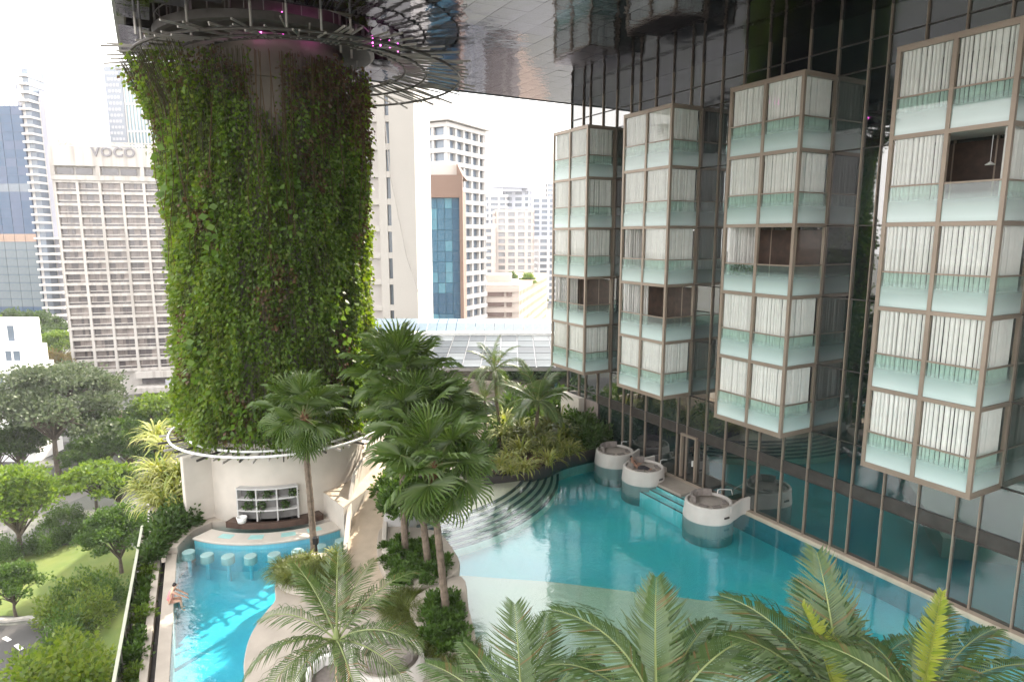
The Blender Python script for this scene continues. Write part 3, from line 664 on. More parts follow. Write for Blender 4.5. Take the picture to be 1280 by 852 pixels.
# shelves with hanging plants on the bar wall
s0, s1 = ang(300,640,1), ang(372,635,1)
shelf_t = thing('wall_shelf', 'curved grey grid shelf with small plants on the bar wall', 'shelf', (TC.x+4.6*math.cos((s0+s1)/2), TC.y+4.6*math.sin((s0+s1)/2), .5))
for z in (.55,1.15,1.75,2.3):
    mb = MB(); mb.prism(arc(4.36,s0,s1)+arc(4.75,s0,s1)[::-1], z, z+.07); obj('shelf_board', mb, M['stucco_grey'], shelf_t)
for k in range(4):
    a = s0+(s1-s0)*k/3; mb = MB(); mb.prism(arc(4.37,a-.007,a+.007,3)+arc(4.72,a-.007,a+.007,3)[::-1], .32, 2.36); obj('shelf_upright', mb, M['stucco_grey'], shelf_t)
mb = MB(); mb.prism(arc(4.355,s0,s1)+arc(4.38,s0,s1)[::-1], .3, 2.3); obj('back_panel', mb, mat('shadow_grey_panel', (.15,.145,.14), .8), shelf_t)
lp = ['upper left', 'upper middle', 'upper right', 'middle left', 'middle centre', 'middle right']
for k, (f, z) in enumerate(((.24,1.82),(.52,1.82),(.93,1.82),(.17,1.22),(.40,1.22),(.80,1.22))):
    a = s0+(s1-s0)*f; c = Vector((TC.x+4.58*math.cos(a), TC.y+4.58*math.sin(a), z))
    t = thing('shelf_plant', 'small bushy trailing plant on the %s bay of the bar shelf' % lp[k], 'plant', c, 'plants on the bar shelf')
    mb = MB(); mb.lathe([(0,0),(.1,0),(.13,.18),(0,.18)], c, 10); obj('pot', mb, M['steel'], t)
    link('foliage', npmesh('foliage', leafcloud(150, (0,0,.18), (.27,.27,.32), .13), M['leaf_dark']), c, t)
mb = MB(); mb.prism(arc(4.36,s0-.12,s1+.25)+arc(4.95,s0-.12,s1+.25)[::-1], .3, .62); tag(obj('back_counter', mb, M['wood_dark']), 'low dark back counter behind the cream swim-up bar', 'counter')
# buttress
bt = thing('buttress', 'pale stepped pier standing left of the bar shelf', 'pier', G(268,655,.3))
A = ang(270,640,.3)
def ab(a, r): return (TC.x+r*math.cos(a), TC.y+r*math.sin(a))
mb = MB(); mb.prism([ab(A-.05,4.2),ab(A+.14,4.2),ab(A+.11,5.75),ab(A-.02,5.6)], .3, 3.9); mb2 = mb
obj('shaft', mb, M['stucco'], bt, bevel=.05)
mb = MB(); mb.prism([ab(A-.30,4.3),ab(A-.052,4.3),ab(A-.055,5.5),ab(A-.25,5.3)], .3, 2.1); obj('lower_block', mb, M['stucco'], bt, bevel=.05)
mb = MB(); mb.prism([ab(A-.34,5.3),ab(A+.02,5.78),ab(A-.0,6.5),ab(A-.30,6.3)], .3, .72); obj('plinth', mb, M['stucco'], bt, bevel=.05)
c = G(235,686,.5); c = Vector((ab(A+.0,6.2)[0], ab(A+.0,6.2)[1], .72)); mb = MB(); mb.lathe([(0,.05),(.2,0),(.28,.12),(.3,.26),(.24,.26),(.2,.15),(0,.12)], c, 18)
tag(obj('stone_bowl', mb, M['stucco'], smooth=True), 'small pale stone bowl on the plinth beside the bar', 'bowl')
c = Vector((*ab(s0+.06,4.85), .62)); mb = MB(); mb.lathe([(0,0),(.2,0),(.27,.3),(.22,.3),(.2,.2),(0,.2)], c, 18); tag(obj('sink_bowl', mb, M['white_metal'], smooth=True), 'white basin on the dark back counter left of the shelf', 'basin')

# ------------------------------------------------------------------ terrace block, ramp and curved parapets
ter = thing('raised_terrace', 'cream raised terrace with curved parapets and a sloping walkway', 'terrace', G(440,665,0))
tz = 1.55
fl_, fr_ = G(402,646,0), G(431,670,0)
tb = [fl_, fr_, fr_+Vector((.55,1.9,0)), G(470,600,tz), G(486,575,tz), G(478,556,tz), G(440,556,tz), G(412,578,tz), fl_+Vector((.1,.9,0))]
mb = MB(); mb.prism(tb, -1.2, tz); obj('terrace_block', mb, M['stucco'], ter)
mb = MB(); mb.prism([(p.x*.999+TC.x*.001, p.y*.999+TC.y*.001) for p in tb], tz+.002, tz+.02); obj('terrace_floor', mb, M['ramp'], ter)
# walkway: rises from the deck to the terrace
L = smooth_line([G(424,760,.13), G(432,700,.13), G(438,655,.5), G(450,622,1.1), G(463,596,1.6), G(476,572,1.62)], 6)
Rr = smooth_line([G(486,760,.13), G(478,700,.13), G(479,655,.5), G(484,622,1.1), G(490,596,1.6), G(498,572,1.62)], 6)
mb = MB(); n = len(L); vs = []; fs = []
for a, b in zip(L, Rr): vs += [a+Vector((0,0,.03)), b+Vector((0,0,.03)), (b.x,b.y,-.5), (a.x,a.y,-.5)]
for i in range(n-1):
    for j in range(4): fs.append((4*i+j,4*i+(j+1)%4,4*i+4+(j+1)%4,4*i+4+j))
mb.add(vs, fs); obj('ramp_floor', mb, M['ramp'], ter, smooth=False)
# left parapet: low in front, swelling into a curved fin
mb = MB(); hs = [.25,.55,.75,.95,1.1,1.2]
pl = smooth_line([G(424,742,.13), G(431,700,.13), G(436,662,.4), G(441,634,.8), G(452,604,1.3), G(472,580,1.5)], 6)
m_ = len(pl)
def prof(f): return np.interp(f, [0,.25,.5,.68,.85,1], [.22,.45,.95,1.45,1.25,.8])
mb.wall([(p.x,p.y,-.3,p.z+prof(i/(m_-1))) for i, p in enumerate(pl)], .2); obj('ramp_parapet', mb, M['stucco'], ter, bevel=.04)
pr = [Rr[i]+Vector((.12,0,0)) for i in range(len(Rr))]
mb = MB(); mb.wall([(p.x,p.y,-.3,p.z+.42) for p in pr[4:]], .22); obj('ramp_parapet', mb, M['stucco'], ter, bevel=.04)
pb = smooth_line([fl_+Vector((.1,.1,0)), fl_+Vector((.45,.9,0)), G(428,592,tz), G(456,580,tz), G(474,566,tz), G(484,552,tz)], 6)
mb = MB(); mb.wall([(p.x,p.y,tz-.3,tz+.55+.5*i/len(pb)) for i, p in enumerate(pb)], .3); obj('back_parapet', mb, M['stucco'], ter, bevel=.05)
mb = MB(); mb.wall([(p.x,p.y,tz+.551+.5*i/len(pb),tz+.60+.5*i/len(pb)) for i, p in enumerate(pb)], .36); obj('coping', mb, M['stucco'], ter, bevel=.015)
# round dining terrace behind
dc = G(440,576,1.0); dc = Vector((dc.x-.3, dc.y+.8, 0))
mb = MB(); mb.lathe([(0,1.2),(2.6,1.2),(2.6,.3)], dc, 40); din = tag(obj('dining_terrace', mb, M['ramp']), 'round dining terrace beside the column with people at tables', 'terrace')
mb = MB(); mb.wall([(dc.x+2.6*math.cos(a),dc.y+2.6*math.sin(a),.9,1.95) for a in np.linspace(R(-30),R(200),30)], .2); obj('round_parapet', mb, M['stucco'], din, bevel=.03)
# pleated cream canopy by the wall
fa = ang(410,560,2); mb = MB()
for k in range(7):
    a = fa+.035*k; mb.add([(*ab(a,4.45),3.9),(*ab(a+.018,4.6),3.9),(*ab(a+.018+.05,5.4),1.5),(*ab(a-.02+.05,5.1),1.5)], [(0,1,2,3)])
tag(obj('cream_drape', mb, M['stucco'], fix=False), 'pleated cream drape hanging on the column wall near the terrace', 'drape')

# ------------------------------------------------------------------ round daybeds
M['pod_base'] = tiles('dimmed_teal_shell', (.10,.20,.20), (.08,.17,.18), (.12,.20,.20))  # submerged shell: the water's dimming put into a darker tiled colour
def daybed(label, c, rz, arm=True, side=-1, grp='round white daybeds standing in the pool'):
    t = thing('daybed', label, 'daybed', c, grp)
    def L(mb_): return MB().add([(Matrix.Rotation(rz,3,'Z') @ Vector(p))+Vector(c) for p in mb_.v], mb_.f, 0)
    mb = MB(); mb.lathe([(1.34,-.04),(1.335,.02),(1.25,.80),(1.22,.85),(1.13,.85),(1.10,.81),(1.08,.5)], n=56); obj('shell', L(mb), M['pod'], t, smooth=False, bevel=.01)
    if arm: mb = MB(); mb.lathe([(1.33,-1.28),(1.325,-.041)], n=40); obj('dimmed_base', L(mb), M['pod_base'], t, smooth=True)  # part below the waterline, coloured darker as if dimmed by water
    mb = MB(); mb.lathe([(0,.76),(.98,.76),(1.06,.72),(1.075,.4)], n=44); obj('mattress', L(mb), M['mattress'], t, smooth=True)
    for k in range(5):
        a = R(50)+R(26)*k; cx, cy = .84*math.cos(a), .84*math.sin(a); b = MB(); b.obox((cx,cy,.76), (.46,.17,.40), a-R(90)+.1)
        b.v = [(p[0]*(1.0+.12*(p[2]-.7)), p[1]*(1.0+.12*(p[2]-.7)), p[2]) for p in b.v]
        obj('cushion', L(b), M['cushion'], t, bevel=.06)
    for k, a in enumerate((R(205),R(255),R(318))):
        b = MB(); b.obox((.80*math.cos(a),.80*math.sin(a),.76), (.5,.24,.09), a+R(90)); obj('bolster', L(b), M['cushion'], t, bevel=.04)
    if arm:
        b = MB(); pts = smooth_line([(.35,side*1.17),(.95,side*1.02),(1.6,side*.80),(2.3,side*.74),(3.0,side*.74)], 5)
        b.wall([(p.x,p.y,-.05,.85) for p in pts], .15); obj('arm_wall', L(b), M['pod'], t, bevel=.03)
        b = MB(); b.tube([(1.1,-side*.45,.8),(1.15,-side*.45,1.05),(1.35,-side*.45,1.05),(2.2,-side*.45,.85),(2.4,-side*.45,.3)], .025, 6); obj('handrail', L(b), M['white_metal'], t)
        b = MB(); b.obox((0,-1.325,.28), (.34,.04,.10), 0); obj('vent_plate', L(b), M['steel'], t)
        b = MB(); b.add([(1.0,-.45,.6),(2.9,-.45,.18),(2.9,.2,.18),(1.0,.2,.6),(1.0,-.45,-.3),(2.9,-.45,-.3),(2.9,.2,-.3),(1.0,.2,-.3)], [(0,1,2,3),(4,5,6,7),(0,1,5,4),(2,3,7,6),(1,2,6,5),(0,3,7,4)]); obj('gangway', L(b), M['deck'], t)
    return t
TO_WALL = math.atan2(N2.y, N2.x)
def podc(px, py): g = G(px, py, 0); return Vector((g.x, g.y, 0))
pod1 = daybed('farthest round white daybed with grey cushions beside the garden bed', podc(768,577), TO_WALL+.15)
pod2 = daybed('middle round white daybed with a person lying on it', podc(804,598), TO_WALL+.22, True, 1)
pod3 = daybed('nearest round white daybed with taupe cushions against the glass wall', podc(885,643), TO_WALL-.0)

# ------------------------------------------------------------------ palms
def fan_leaf_mesh(name, pet, rad, droop, segs=26, span=R(285), seed=0):
    r = random.Random(seed); b = MB(); pts = []
    for i in range(5):
        t = i/4; pts.append((pet*t, 0, -droop*.35*pet*t*t))
    b.tube(pts, [.03,.026,.022,.02,.018], 4, 1)
    o = Vector(pts[-1]); th = -math.atan(droop*.7)
    def P(a, q, dz):                       # blade in the plane going on from the petiole; margins rise, tips hang
        x, y = q*math.cos(a), q*math.sin(a); z = .16*abs(y) + dz - droop*.55*q*q
        return o + Vector((x*math.cos(th)-z*math.sin(th), y, x*math.sin(th)+z*math.cos(th)))
    for k in range(segs):
        a0 = -span/2+span*k/segs; a1 = a0+span/segs; am = (a0+a1)/2
        L = rad*(1.0-.22*abs(am/(span/2))**2)*r.uniform(.9,1.06); q = .44*L; tip = r.gauss(0,.06)
        i0 = len(b.v)
        b.v += [tuple(p) for p in (P(am,.02,0), P(a0,q,-.03), P(am,q,.025), P(a1,q,-.03), P(am+tip*.3,.82*L,.0), P(a0*.42+am*.58+tip*.2,.76*L,-.035), P(a1*.42+am*.58+tip*.2,.76*L,-.035), P(am+tip,L,-.2*L))]
        F = [(i0,i0+1,i0+2),(i0,i0+2,i0+3),(i0+1,i0+5,i0+4,i0+2),(i0+2,i0+4,i0+6,i0+3),(i0+5,i0+7,i0+4),(i0+4,i0+7,i0+6)]
        b.f += F; b.m += [0]*len(F)
    return b.mesh(name, [M['fan'], M['rachis']], fix=False)
FAN = [fan_leaf_mesh('fan_leaf', .95, 1.05, d, seed=i) for i, d in enumerate((.05,.18,.34,.55,.85))]
def fan_palm(label, base, zc, n, sc, lean=(0,0), seed=0, skirt=1.0):
    r = random.Random(seed); base = Vector(base); top = Vector((base.x+lean[0], base.y+lean[1], zc)); t = thing('fan_palm', label, 'palm tree', base)
    pts = []; rs = []
    for i in range(24):
        f = i/23; pts.append(base.lerp(top, f)+Vector((math.sin(f*3+seed)*.06, math.cos(f*2.3+seed)*.05, 0))); rs.append(.155-.035*f+(.014 if i % 2 else 0)+(.05 if i == 0 else 0))
    mb = MB(); mb.tube(pts, rs, 9); obj('trunk', mb, M['trunk'], t)
    mb = MB(); mb.tube([top-Vector((0,0,1.1)), top-Vector((0,0,.5)), top, top+Vector((0,0,.35))], [.13,.21,.2,.05], 8)
    for k in range(16):
        a = r.uniform(0,6.28); z = -r.uniform(.1,1.0); mb.tube([top+Vector((.12*math.cos(a),.12*math.sin(a),z)), top+Vector((.34*math.cos(a),.34*math.sin(a),z+.3))], [.03,.012], 4)
    obj('crown_fibre', mb, M['fibre'], t)
    for k in range(n):
        f = (k+.5)/n; el = R(82) - R(128)*f**.85*skirt + r.gauss(0,R(6)); az = k*2.39996+r.gauss(0,.15)
        d = FAN[min(4, int(f*4.2))]; s = sc*(.78+.3*math.sin(math.pi*min(1,f*1.1+.15)))*r.uniform(.92,1.08)
        link('leaf', d, top+Vector((.1*math.cos(az),.1*math.sin(az),.25-.6*f)), t, (r.gauss(0,.3), -el, az), s)
    return t
fan_palm('slender fan palm standing alone beside the left pool', G(391,692,.3), 6.9, 34, 1.1, (-.1,.1), 1)
fan_palm('nearest fan palm of the cluster with a tall ringed trunk', G(556,765,.4), 6.3, 50, 1.22, (-.35,.2), 2, 1.3)
fan_palm('fan palm of the cluster behind the nearest one with lower dark trunk', G(535,706,.5), 7.2, 46, 1.26, (-.4,.1), 3, 1.2)
fan_palm('tallest and leftmost fan palm of the cluster beside the walkway', G(508,690,.5), 8.7, 44, 1.3, (-.1,.1), 4, 1.15)
fan_palm('rear fan palm of the cluster near the pool steps', G(552,640,1.4), 6.0, 32, 1.2, (.2,-.1), 5)

def frond_mesh(name, L, curve, nl, ll, mats, seed=0, start=.14, lw=.05, vee=.5, sag=.5, twist=0.0):
    """feather frond along +x: rachis bends down by `curve` radians, nl leaflets a side"""
    r = random.Random(seed); b = MB(); pts = []; x = z = 0; K = 14; tang = []
    for i in range(K+1):
        th = -curve*(i/K)**1.4; pts.append(Vector((x, 0, z))); tang.append(Vector((math.cos(th),0,math.sin(th)))); x += L/K*math.cos(th); z += L/K*math.sin(th)
    b.tube(pts, [.04-.034*i/K for i in range(K+1)], 4, 1)
    for i in range(nl):
        f = start+(1-start)*(i/(nl-1)); q = f*K; j = min(K-1, int(q)); w = q-j; p = pts[j].lerp(pts[j+1], w); tg = tang[j].lerp(tang[j+1], w).normalized(); up = Vector((-tg.z,0,tg.x))
        prof = (.45+.55*math.sin(min(1,(f-start)/.35)*math.pi/2))*(1-.72*max(0,(f-.55)/.45)**1.3)
        for sd in (1,-1):
            if r.random() < .05: continue
            dry = r.random() < .035
            ln = ll*prof*r.uniform(.82,1.1); fw = .35+.75*f
            d = (Vector((0,sd,0))+tg*fw*.8+up*vee*r.uniform(.75,1.2)*(1-.3*f)).normalized(); d2 = (d-Vector((0,0,1))*sag*r.uniform(.5,1.9)+tg*r.gauss(0,.09)).normalized(); d3 = (d2-Vector((0,0,1))*sag*1.3).normalized()
            s = tg.cross(d).cross(d).normalized()*-1; wv = tg*(lw/2)
            p1 = p+d*ln*.35; p2 = p1+d2*ln*.35; p3 = p2+d3*ln*.3; o = len(b.v)
            b.v += [tuple(v) for v in (p-wv*.6, p+wv*.6, p1-wv, p1+wv, p2-wv*.75, p2+wv*.75, p3)]
            b.f += [(o,o+1,o+3,o+2),(o+2,o+3,o+5,o+4),(o+4,o+5,o+6)]; b.m += [2 if dry else 0]*3
    return b.mesh(name, mats, fix=False)
FM = [M['feather'], M['rachis'], M['dry_leaflet']]; FG = [M['feather_grey'], M['rachis'], M['dry_leaflet']]
FR = [frond_mesh('frond', 2.7, c, 50, .84, FM, i, sag=s*1.6, lw=.038) for i, (c, s) in enumerate(((.5,.25),(.95,.45),(1.5,.6),(1.9,.75)))]
FRG = [frond_mesh('frond', 2.7, c, 60, .95, FG, i+9, sag=s*1.7, vee=.3, lw=.044) for i, (c, s) in enumerate(((.4,.2),(.85,.35),(1.35,.5),(1.8,.7)))]
SPEAR = frond_mesh('spear_leaf', 1.9, .25, 40, .42, [M['spear'], M['spear'], M['spear']], 5, vee=1.6, sag=.0, lw=.045)
def feather_palm(label, base, top, fronds, fr, sc=1.0, seed=0, tr=.11):
    """fronds: (azimuth deg, elevation deg, bend 0-3, scale) or a count"""
    r = random.Random(seed); base = Vector(base); top = Vector(top); t = thing('feather_palm', label, 'palm tree', base)
    mb = MB(); pts = [base.lerp(top, i/15)+Vector((.05*math.sin(i*.4+seed),0,0))*(i/15) for i in range(16)]
    mb.tube(pts, [tr*1.35-.35*tr*i/15+(.008 if i % 2 else 0) for i in range(16)], 9); obj('trunk', mb, M['trunk'], t)
    mb = MB(); mb.tube([top-Vector((0,0,.7)), top-Vector((0,0,.3)), top+Vector((0,0,.1)), top+Vector((0,0,.4))], [tr,tr*1.25,tr*1.0,.03], 8); obj('crownshaft', mb, M['rachis'], t)
    if isinstance(fronds, int):
        n = fronds; fronds = [(math.degrees(k*2.39996)+r.gauss(0,8), 80-95*((k+.5)/n)+r.gauss(0,6), None, r.uniform(.9,1.08)) for k in range(n)]
    for k, (az, el, bend, s) in enumerate(fronds):
        bi = bend if bend is not None else (0 if el > 68 else 1 if el > 40 else 2 if el > 5 else 3)
        if bi < 0: link('spear_leaf', SPEAR, top+Vector((0,0,.1)), t, (r.gauss(0,.3), -R(el), R(az)), sc*s)
        else: link('frond', fr[bi], top, t, (r.gauss(0,.22), -R(el), R(az)), sc*s)
    return t
# on the deck below the camera
tp = D(421,800,16.2)
feather_palm('feather palm on the deck with a wide open crown above the lounge', (tp.x+.15,tp.y+.1,.12), tp, [
 (100,68,1,1.0),(128,48,1,.95),(42,46,1,1.05),(12,16,2,1.0),(60,30,2,.9),(172,40,2,.95),(196,20,2,1.0),(226,12,2,1.0),(255,30,2,.95),(292,26,2,1.05),(322,22,2,1.05),(346,34,2,1.0),(150,64,0,.9),(72,60,1,.9)], FR, 1.0, 3)
# big palms in the lower right corner, crowns near the camera
tp = D(1052,905,10.6)
feather_palm('large feather palm at the bottom right with tall arching fronds', (tp.x,tp.y,.1), tp, [
 (96,76,0,1.12),(86,58,1,1.0),(140,62,2,1.15),(150,40,2,1.05),(168,56,1,1.0),(186,30,2,1.0),(60,46,1,1.0),(36,40,1,.95),(12,34,2,1.0),(-15,28,2,1.0),(215,40,2,1.0),(112,38,2,1.0),(-45,40,2,1.0),(250,44,2,1.0),(150,74,-1,1.15)], FRG, 1.0, 4)
tp = D(1150,890,9.8)
feather_palm('feather palm in the bottom right corner with a yellow new leaf', (tp.x,tp.y,.1), tp, [
 (30,46,1,.9),(8,40,1,.9),(-20,40,2,.9),(60,60,1,.8),(150,40,1,.85),(180,50,1,.8),(210,36,2,.9),(45,72,-1,1.1),(100,40,2,.8)], FRG, .92, 5)
tp = D(822,918,10.8)
feather_palm('feather palm at the bottom centre with a curling pale frond', (tp.x,tp.y,.1), tp, [
 (163,78,2,1.15),(95,76,1,1.0),(52,58,2,1.0),(22,58,2,1.1),(150,50,2,.9),(184,36,2,.95),(5,30,2,1.0),(205,50,2,.9),(70,36,2,.9),(-30,40,2,1.0)], FRG, 1.05, 6)
tp = D(655,930,11.5)
feather_palm('feather palm at the bottom edge left of the centre with upright fronds', (tp.x,tp.y,.1), tp, [
 (102,76,0,.98),(70,62,1,.95),(40,50,1,.9),(160,48,1,.95),(180,34,2,1.0),(140,60,1,.85),(20,34,2,.9),(215,40,2,.9),(-20,36,2,.9)], FRG, 1.0, 7)
# garden palms at the back
g1 = G(625,545,.5); t1 = D(618,462,g1.y-.3); feather_palm('slim feather palm with a light crown behind the garden bed', g1, t1, 13, FR, 1.0, 8, .1)
g2 = G(670,556,.5); t2 = D(672,502,g2.y); feather_palm('low feather palm with wide drooping fronds in the garden bed', g2, t2, 14, FRG, 1.15, 9, .1)
g3 = G(607,548,.5); t3 = D(606,500,g3.y+.6); feather_palm('short dark feather palm left of the slim garden palm', g3, t3, 11, FR, .8, 10, .09)

# ------------------------------------------------------------------ shrubs
def dome(n, rx, rz, size, m, seed, nm='foliage', up=.0, shell=.5):
    r = np.random.default_rng(seed); p = r.normal(size=(n,3)); p[:,2] = abs(p[:,2]); p /= np.linalg.norm(p,axis=1)[:,None]
    bump = 1+.22*np.sin(p[:,0]*5+seed)+.18*np.sin(p[:,1]*6+seed*2)+.12*np.sin(p[:,2]*9)
    p *= ((r.random(n)**shell)*bump)[:,None]; P = p*np.array((rx,rx,rz))
    d = p.copy(); d[:,2] += up; return npmesh(nm, leaves(P, size, r, dirs=d*1.2), m)
def strap_mesh(name, n, L, w, m, seed, el=(35,85), droop=1.2, base=.12):
    r = random.Random(seed); b = MB()
    for k in range(n):
        az = r.uniform(0,6.283); e = R(r.uniform(*el)); ln = L*r.uniform(.65,1.1); ca, sa = math.cos(az), math.sin(az); x = r.uniform(0,base); z = 0; o = len(b.v); K = 5; th = e
        for i in range(K+1):
            ww = w*(1-.0*i)*(1 if i < K-1 else .55 if i == K-1 else .02)/2; b.v += [(x*ca-ww*sa, x*sa+ww*ca, z+ww*.3), (x*ca+ww*sa, x*sa-ww*ca, z+ww*.3)]
            x += ln/K*math.cos(th); z += ln/K*math.sin(th); th -= droop*r.uniform(.7,1.3)*(i+1)/K*.75
        for i in range(K): b.f.append((o+2*i,o+2*i+1,o+2*i+3,o+2*i+2)); b.m.append(0)
    return b.mesh(name, m, fix=False)
SH = {}
def shrub(kind, label, loc, sc, group, rz=None):
    if kind not in SH:
        if kind == 'dark': SH[kind] = ('leafy_shrub', [dome(420,.55,.8,.22,M['leaf_dark'],3), ])
        if kind == 'mid': SH[kind] = ('leafy_shrub', [dome(420,.55,.75,.2,M['leaf_mid'],4)])
        if kind == 'bright': SH[kind] = ('leafy_shrub', [dome(420,.55,.7,.2,M['leaf_bright'],5)])
        if kind == 'bush': SH[kind] = ('bushy_shrub', [dome(1900,.55,.75,.085,M['leaf_mid'],14)])
        if kind == 'bright_bush': SH[kind] = ('bushy_shrub', [dome(1900,.55,.75,.085,M['leaf_lime'],15)])
        if kind == 'low': SH[kind] = ('low_leafy_plant', [dome(260,.5,.4,.26,M['leaf_mid'],6,up=.5)])
        if kind == 'pandan': SH[kind] = ('striped_pandan', [strap_mesh('foliage', 90, 1.5, .075, M['strap'], 7)])
        if kind == 'olive': SH[kind] = ('strap_leaf_plant', [strap_mesh('foliage', 70, 1.4, .07, M['strap_dark'], 8)])
        if kind == 'cane': SH[kind] = ('corn_plant', [strap_mesh('foliage', 60, .95, .085, M['strap_dark'], 9, (10,80), 1.0)])
        if kind == 'red': SH[kind] = ('bromeliad', [strap_mesh('foliage', 40, .9, .07, M['red_strap'], 10, (40,88), .5)])
        if kind == 'grass': SH[kind] = ('grass_mound', [strap_mesh('foliage', 420, .75, .016, M['grass_tuft'], 11, (15,88), 1.3, .35)])
    nm, ms = SH[kind]; loc = Vector(loc); t = thing(nm, label, 'plant' if kind != 'grass' else 'grass', loc, group)
    up = .55 if kind in ('cane',) else .12 if kind in ('pandan','olive') else .0
    if kind in ('dark','mid','bright','bush','bright_bush'): up = .12
    if up:
        mb = MB(); n_ = 3 if kind in ('cane','pandan') else 2
        for k in range(n_):
            a = 2.1*k+1; d = Vector((.12*math.cos(a),.12*math.sin(a),0))*sc; mb.tube([loc+d*.4, loc+d+Vector((0,0,(up+.15)*sc))], [.04*sc,.03*sc], 5)
        obj('stem', mb, M['bark'], t)
    link('foliage', random.choice(ms), loc+Vector((0,0,up*sc)), t, (0,0,random.uniform(0,6.28) if rz is None else rz), sc)
    return t
# back garden bed
gb = 'shrubs in the garden bed beside the pool'
for k, (px, py, kd, s) in enumerate([(640,596,'pandan',1.0),(655,592,'pandan',1.15),(672,586,'red',1.2),(660,588,'red',1.1),(685,584,'pandan',1.1),(700,574,'olive',1.2),(712,572,'pandan',1.1),(695,566,'pandan',1.4),(675,566,'pandan',1.35),
        (652,572,'pandan',1.3),(636,580,'pandan',1.1),(625,590,'pandan',1.0),(690,552,'pandan',1.6),(708,556,'olive',1.5),(660,552,'pandan',1.5),(640,556,'pandan',1.4),(722,560,'dark',1.6),(735,560,'dark',1.5),(746,556,'dark',1.4),(728,548,'dark',1.8),
        (742,545,'dark',1.6),(756,552,'dark',1.3),(715,540,'mid',1.8),(700,535,'olive',1.7),(680,536,'dark',1.9),(655,536,'mid',1.9),(632,540,'pandan',1.6),(618,556,'dark',1.5),(640,522,'dark',2.2),(668,520,'dark',2.2),(700,520,'dark',2.3),(720,525,'dark',2.0),(612,575,'dark',1.3)]):
    shrub(kd, {'olive':'olive strap-leaved plant in the garden bed behind the far pool edge','red':'reddish brown bromeliad at the front of the garden bed','pandan':'yellow striped strap-leaved plant in the back garden bed','dark':'dark glossy shrub in the back garden bed by the glass wall','mid':'mid green rounded shrub at the back of the garden bed'}[kd], G(px,py,.5), s, gb+' ('+kd+')')
for px, py, s in ((690,548,1.8),(650,552,1.7),(628,562,1.6),(705,560,1.7),(668,560,1.6),(682,572,1.4)):
    shrub('cane', 'tall canes with tufts of strap leaves in the back garden bed', G(px,py,.5), s, gb+' (cane)')
# planters beside the walkway
pl1 = smooth_line([G(482,668,.1),G(540,672,.1),G(562,690,.1),G(574,722,.1),G(527,744,.1),G(492,738,.1),G(474,712,.1),G(472,684,.1)], 4, True)
mb = MB(); mb.prism([(p.x,p.y) for p in pl1], .121, .55); struct('planter', mb, M['deck'], bevel=.04)
pl2 = smooth_line([G(530,748,.1),G(577,730,.1),G(586,770,.1),G(594,818,.1),G(560,826,.1),G(528,800,.1),G(512,770,.1)], 4, True)
mb = MB(); mb.prism([(p.x,p.y) for p in pl2], .122, .50); struct('planter', mb, M['deck'], bevel=.04)
def fill(poly_px, z, kinds, n, lab, grp, smin=.7, smax=1.0, seed=0, mind=.42):
    r = random.Random(seed); P = [G(x,y,z) for x,y in poly_px]; xs = [p.x for p in P]; ys = [p.y for p in P]; got = []; tries = 0
    while len(got) < n and tries < 6000:
        tries += 1; x, y = r.uniform(min(xs),max(xs)), r.uniform(min(ys),max(ys)); ins = False; j = len(P)-1
        for i in range(len(P)):
            if (P[i].y > y) != (P[j].y > y) and x < (P[j].x-P[i].x)*(y-P[i].y)/(P[j].y-P[i].y)+P[i].x: ins = not ins
            j = i
        if ins and all((x-a)**2+(y-b)**2 > mind**2 for a, b in got):
            got.append((x,y)); kd = r.choice(kinds); shrub(kd, lab[kd] if isinstance(lab, dict) else lab, (x,y,z), r.uniform(smin,smax), grp+' ('+kd+')')
fill([(486,672),(536,678),(555,695),(560,716),(525,735),(494,732),(478,708)], .55, ['low','low','mid'], 34, {'low':'low broad-leaved plant in the planter right of the walkway','mid':'small bushy shrub in the planter right of the walkway'}, 'plants in the walkway planter', .42, .68, 1, .4)
fill([(536,752),(568,742),(576,772),(582,810),(560,816),(534,796)], .5, ['low','low','mid'], 30, {'low':'low broad-leaved plant in the planter nearest the shallow pool','mid':'small bushy shrub in the planter nearest the shallow pool'}, 'plants in the poolside planter', .42, .68, 2, .36)
for k, (px,py,s) in enumerate([(500,752,1.1),(514,748,1.0),(490,764,1.0),(506,768,1.2),(520,775,1.1),(530,790,1.0),(545,812,1.1),(565,820,1.1),(582,816,1.0)]):
    shrub('grass', 'mound of fine green grass between the walkway and the planters', G(px,py,.15), s*1.05, 'grass mounds right of the walkway')
# grass mound at the left pool
pl3 = smooth_line([G(346,716,.1),G(372,702,.1),G(400,700,.1),G(428,704,.1),G(424,728,.1),G(385,745,.1),G(352,738,.1)], 4, True)
mb = MB(); mb.prism([(p.x,p.y) for p in pl3], .123, .5); struct('planter', mb, M['stucco'], bevel=.04)
for px,py,s in [(354,716,1.2),(366,710,1.2),(378,706,1.1),(362,724,1.2),(376,722,1.3),(390,716,1.1),(390,730,1.1),(404,706,1.0),(404,722,1.1),(418,712,1.0)]:
    shrub('grass', 'drooping mound of olive grass at the edge of the left pool', G(px,py,.5), s, 'olive grass mounds at the left pool')
for px,py,s in [(385,704,.9),(418,700,1.0),(412,712,.9),(426,716,.8)]: shrub('pandan', 'bright yellow-green strap plant beside the lone fan palm', G(px,py,.5), s*.55, 'strap plants beside the lone palm')
for px,py in ((490,640),(484,618),(496,610),(500,630)): shrub('mid', 'rounded green shrub above the wall right of the walkway', G(px,py,1.3), 1.35, 'shrubs above the walkway wall')
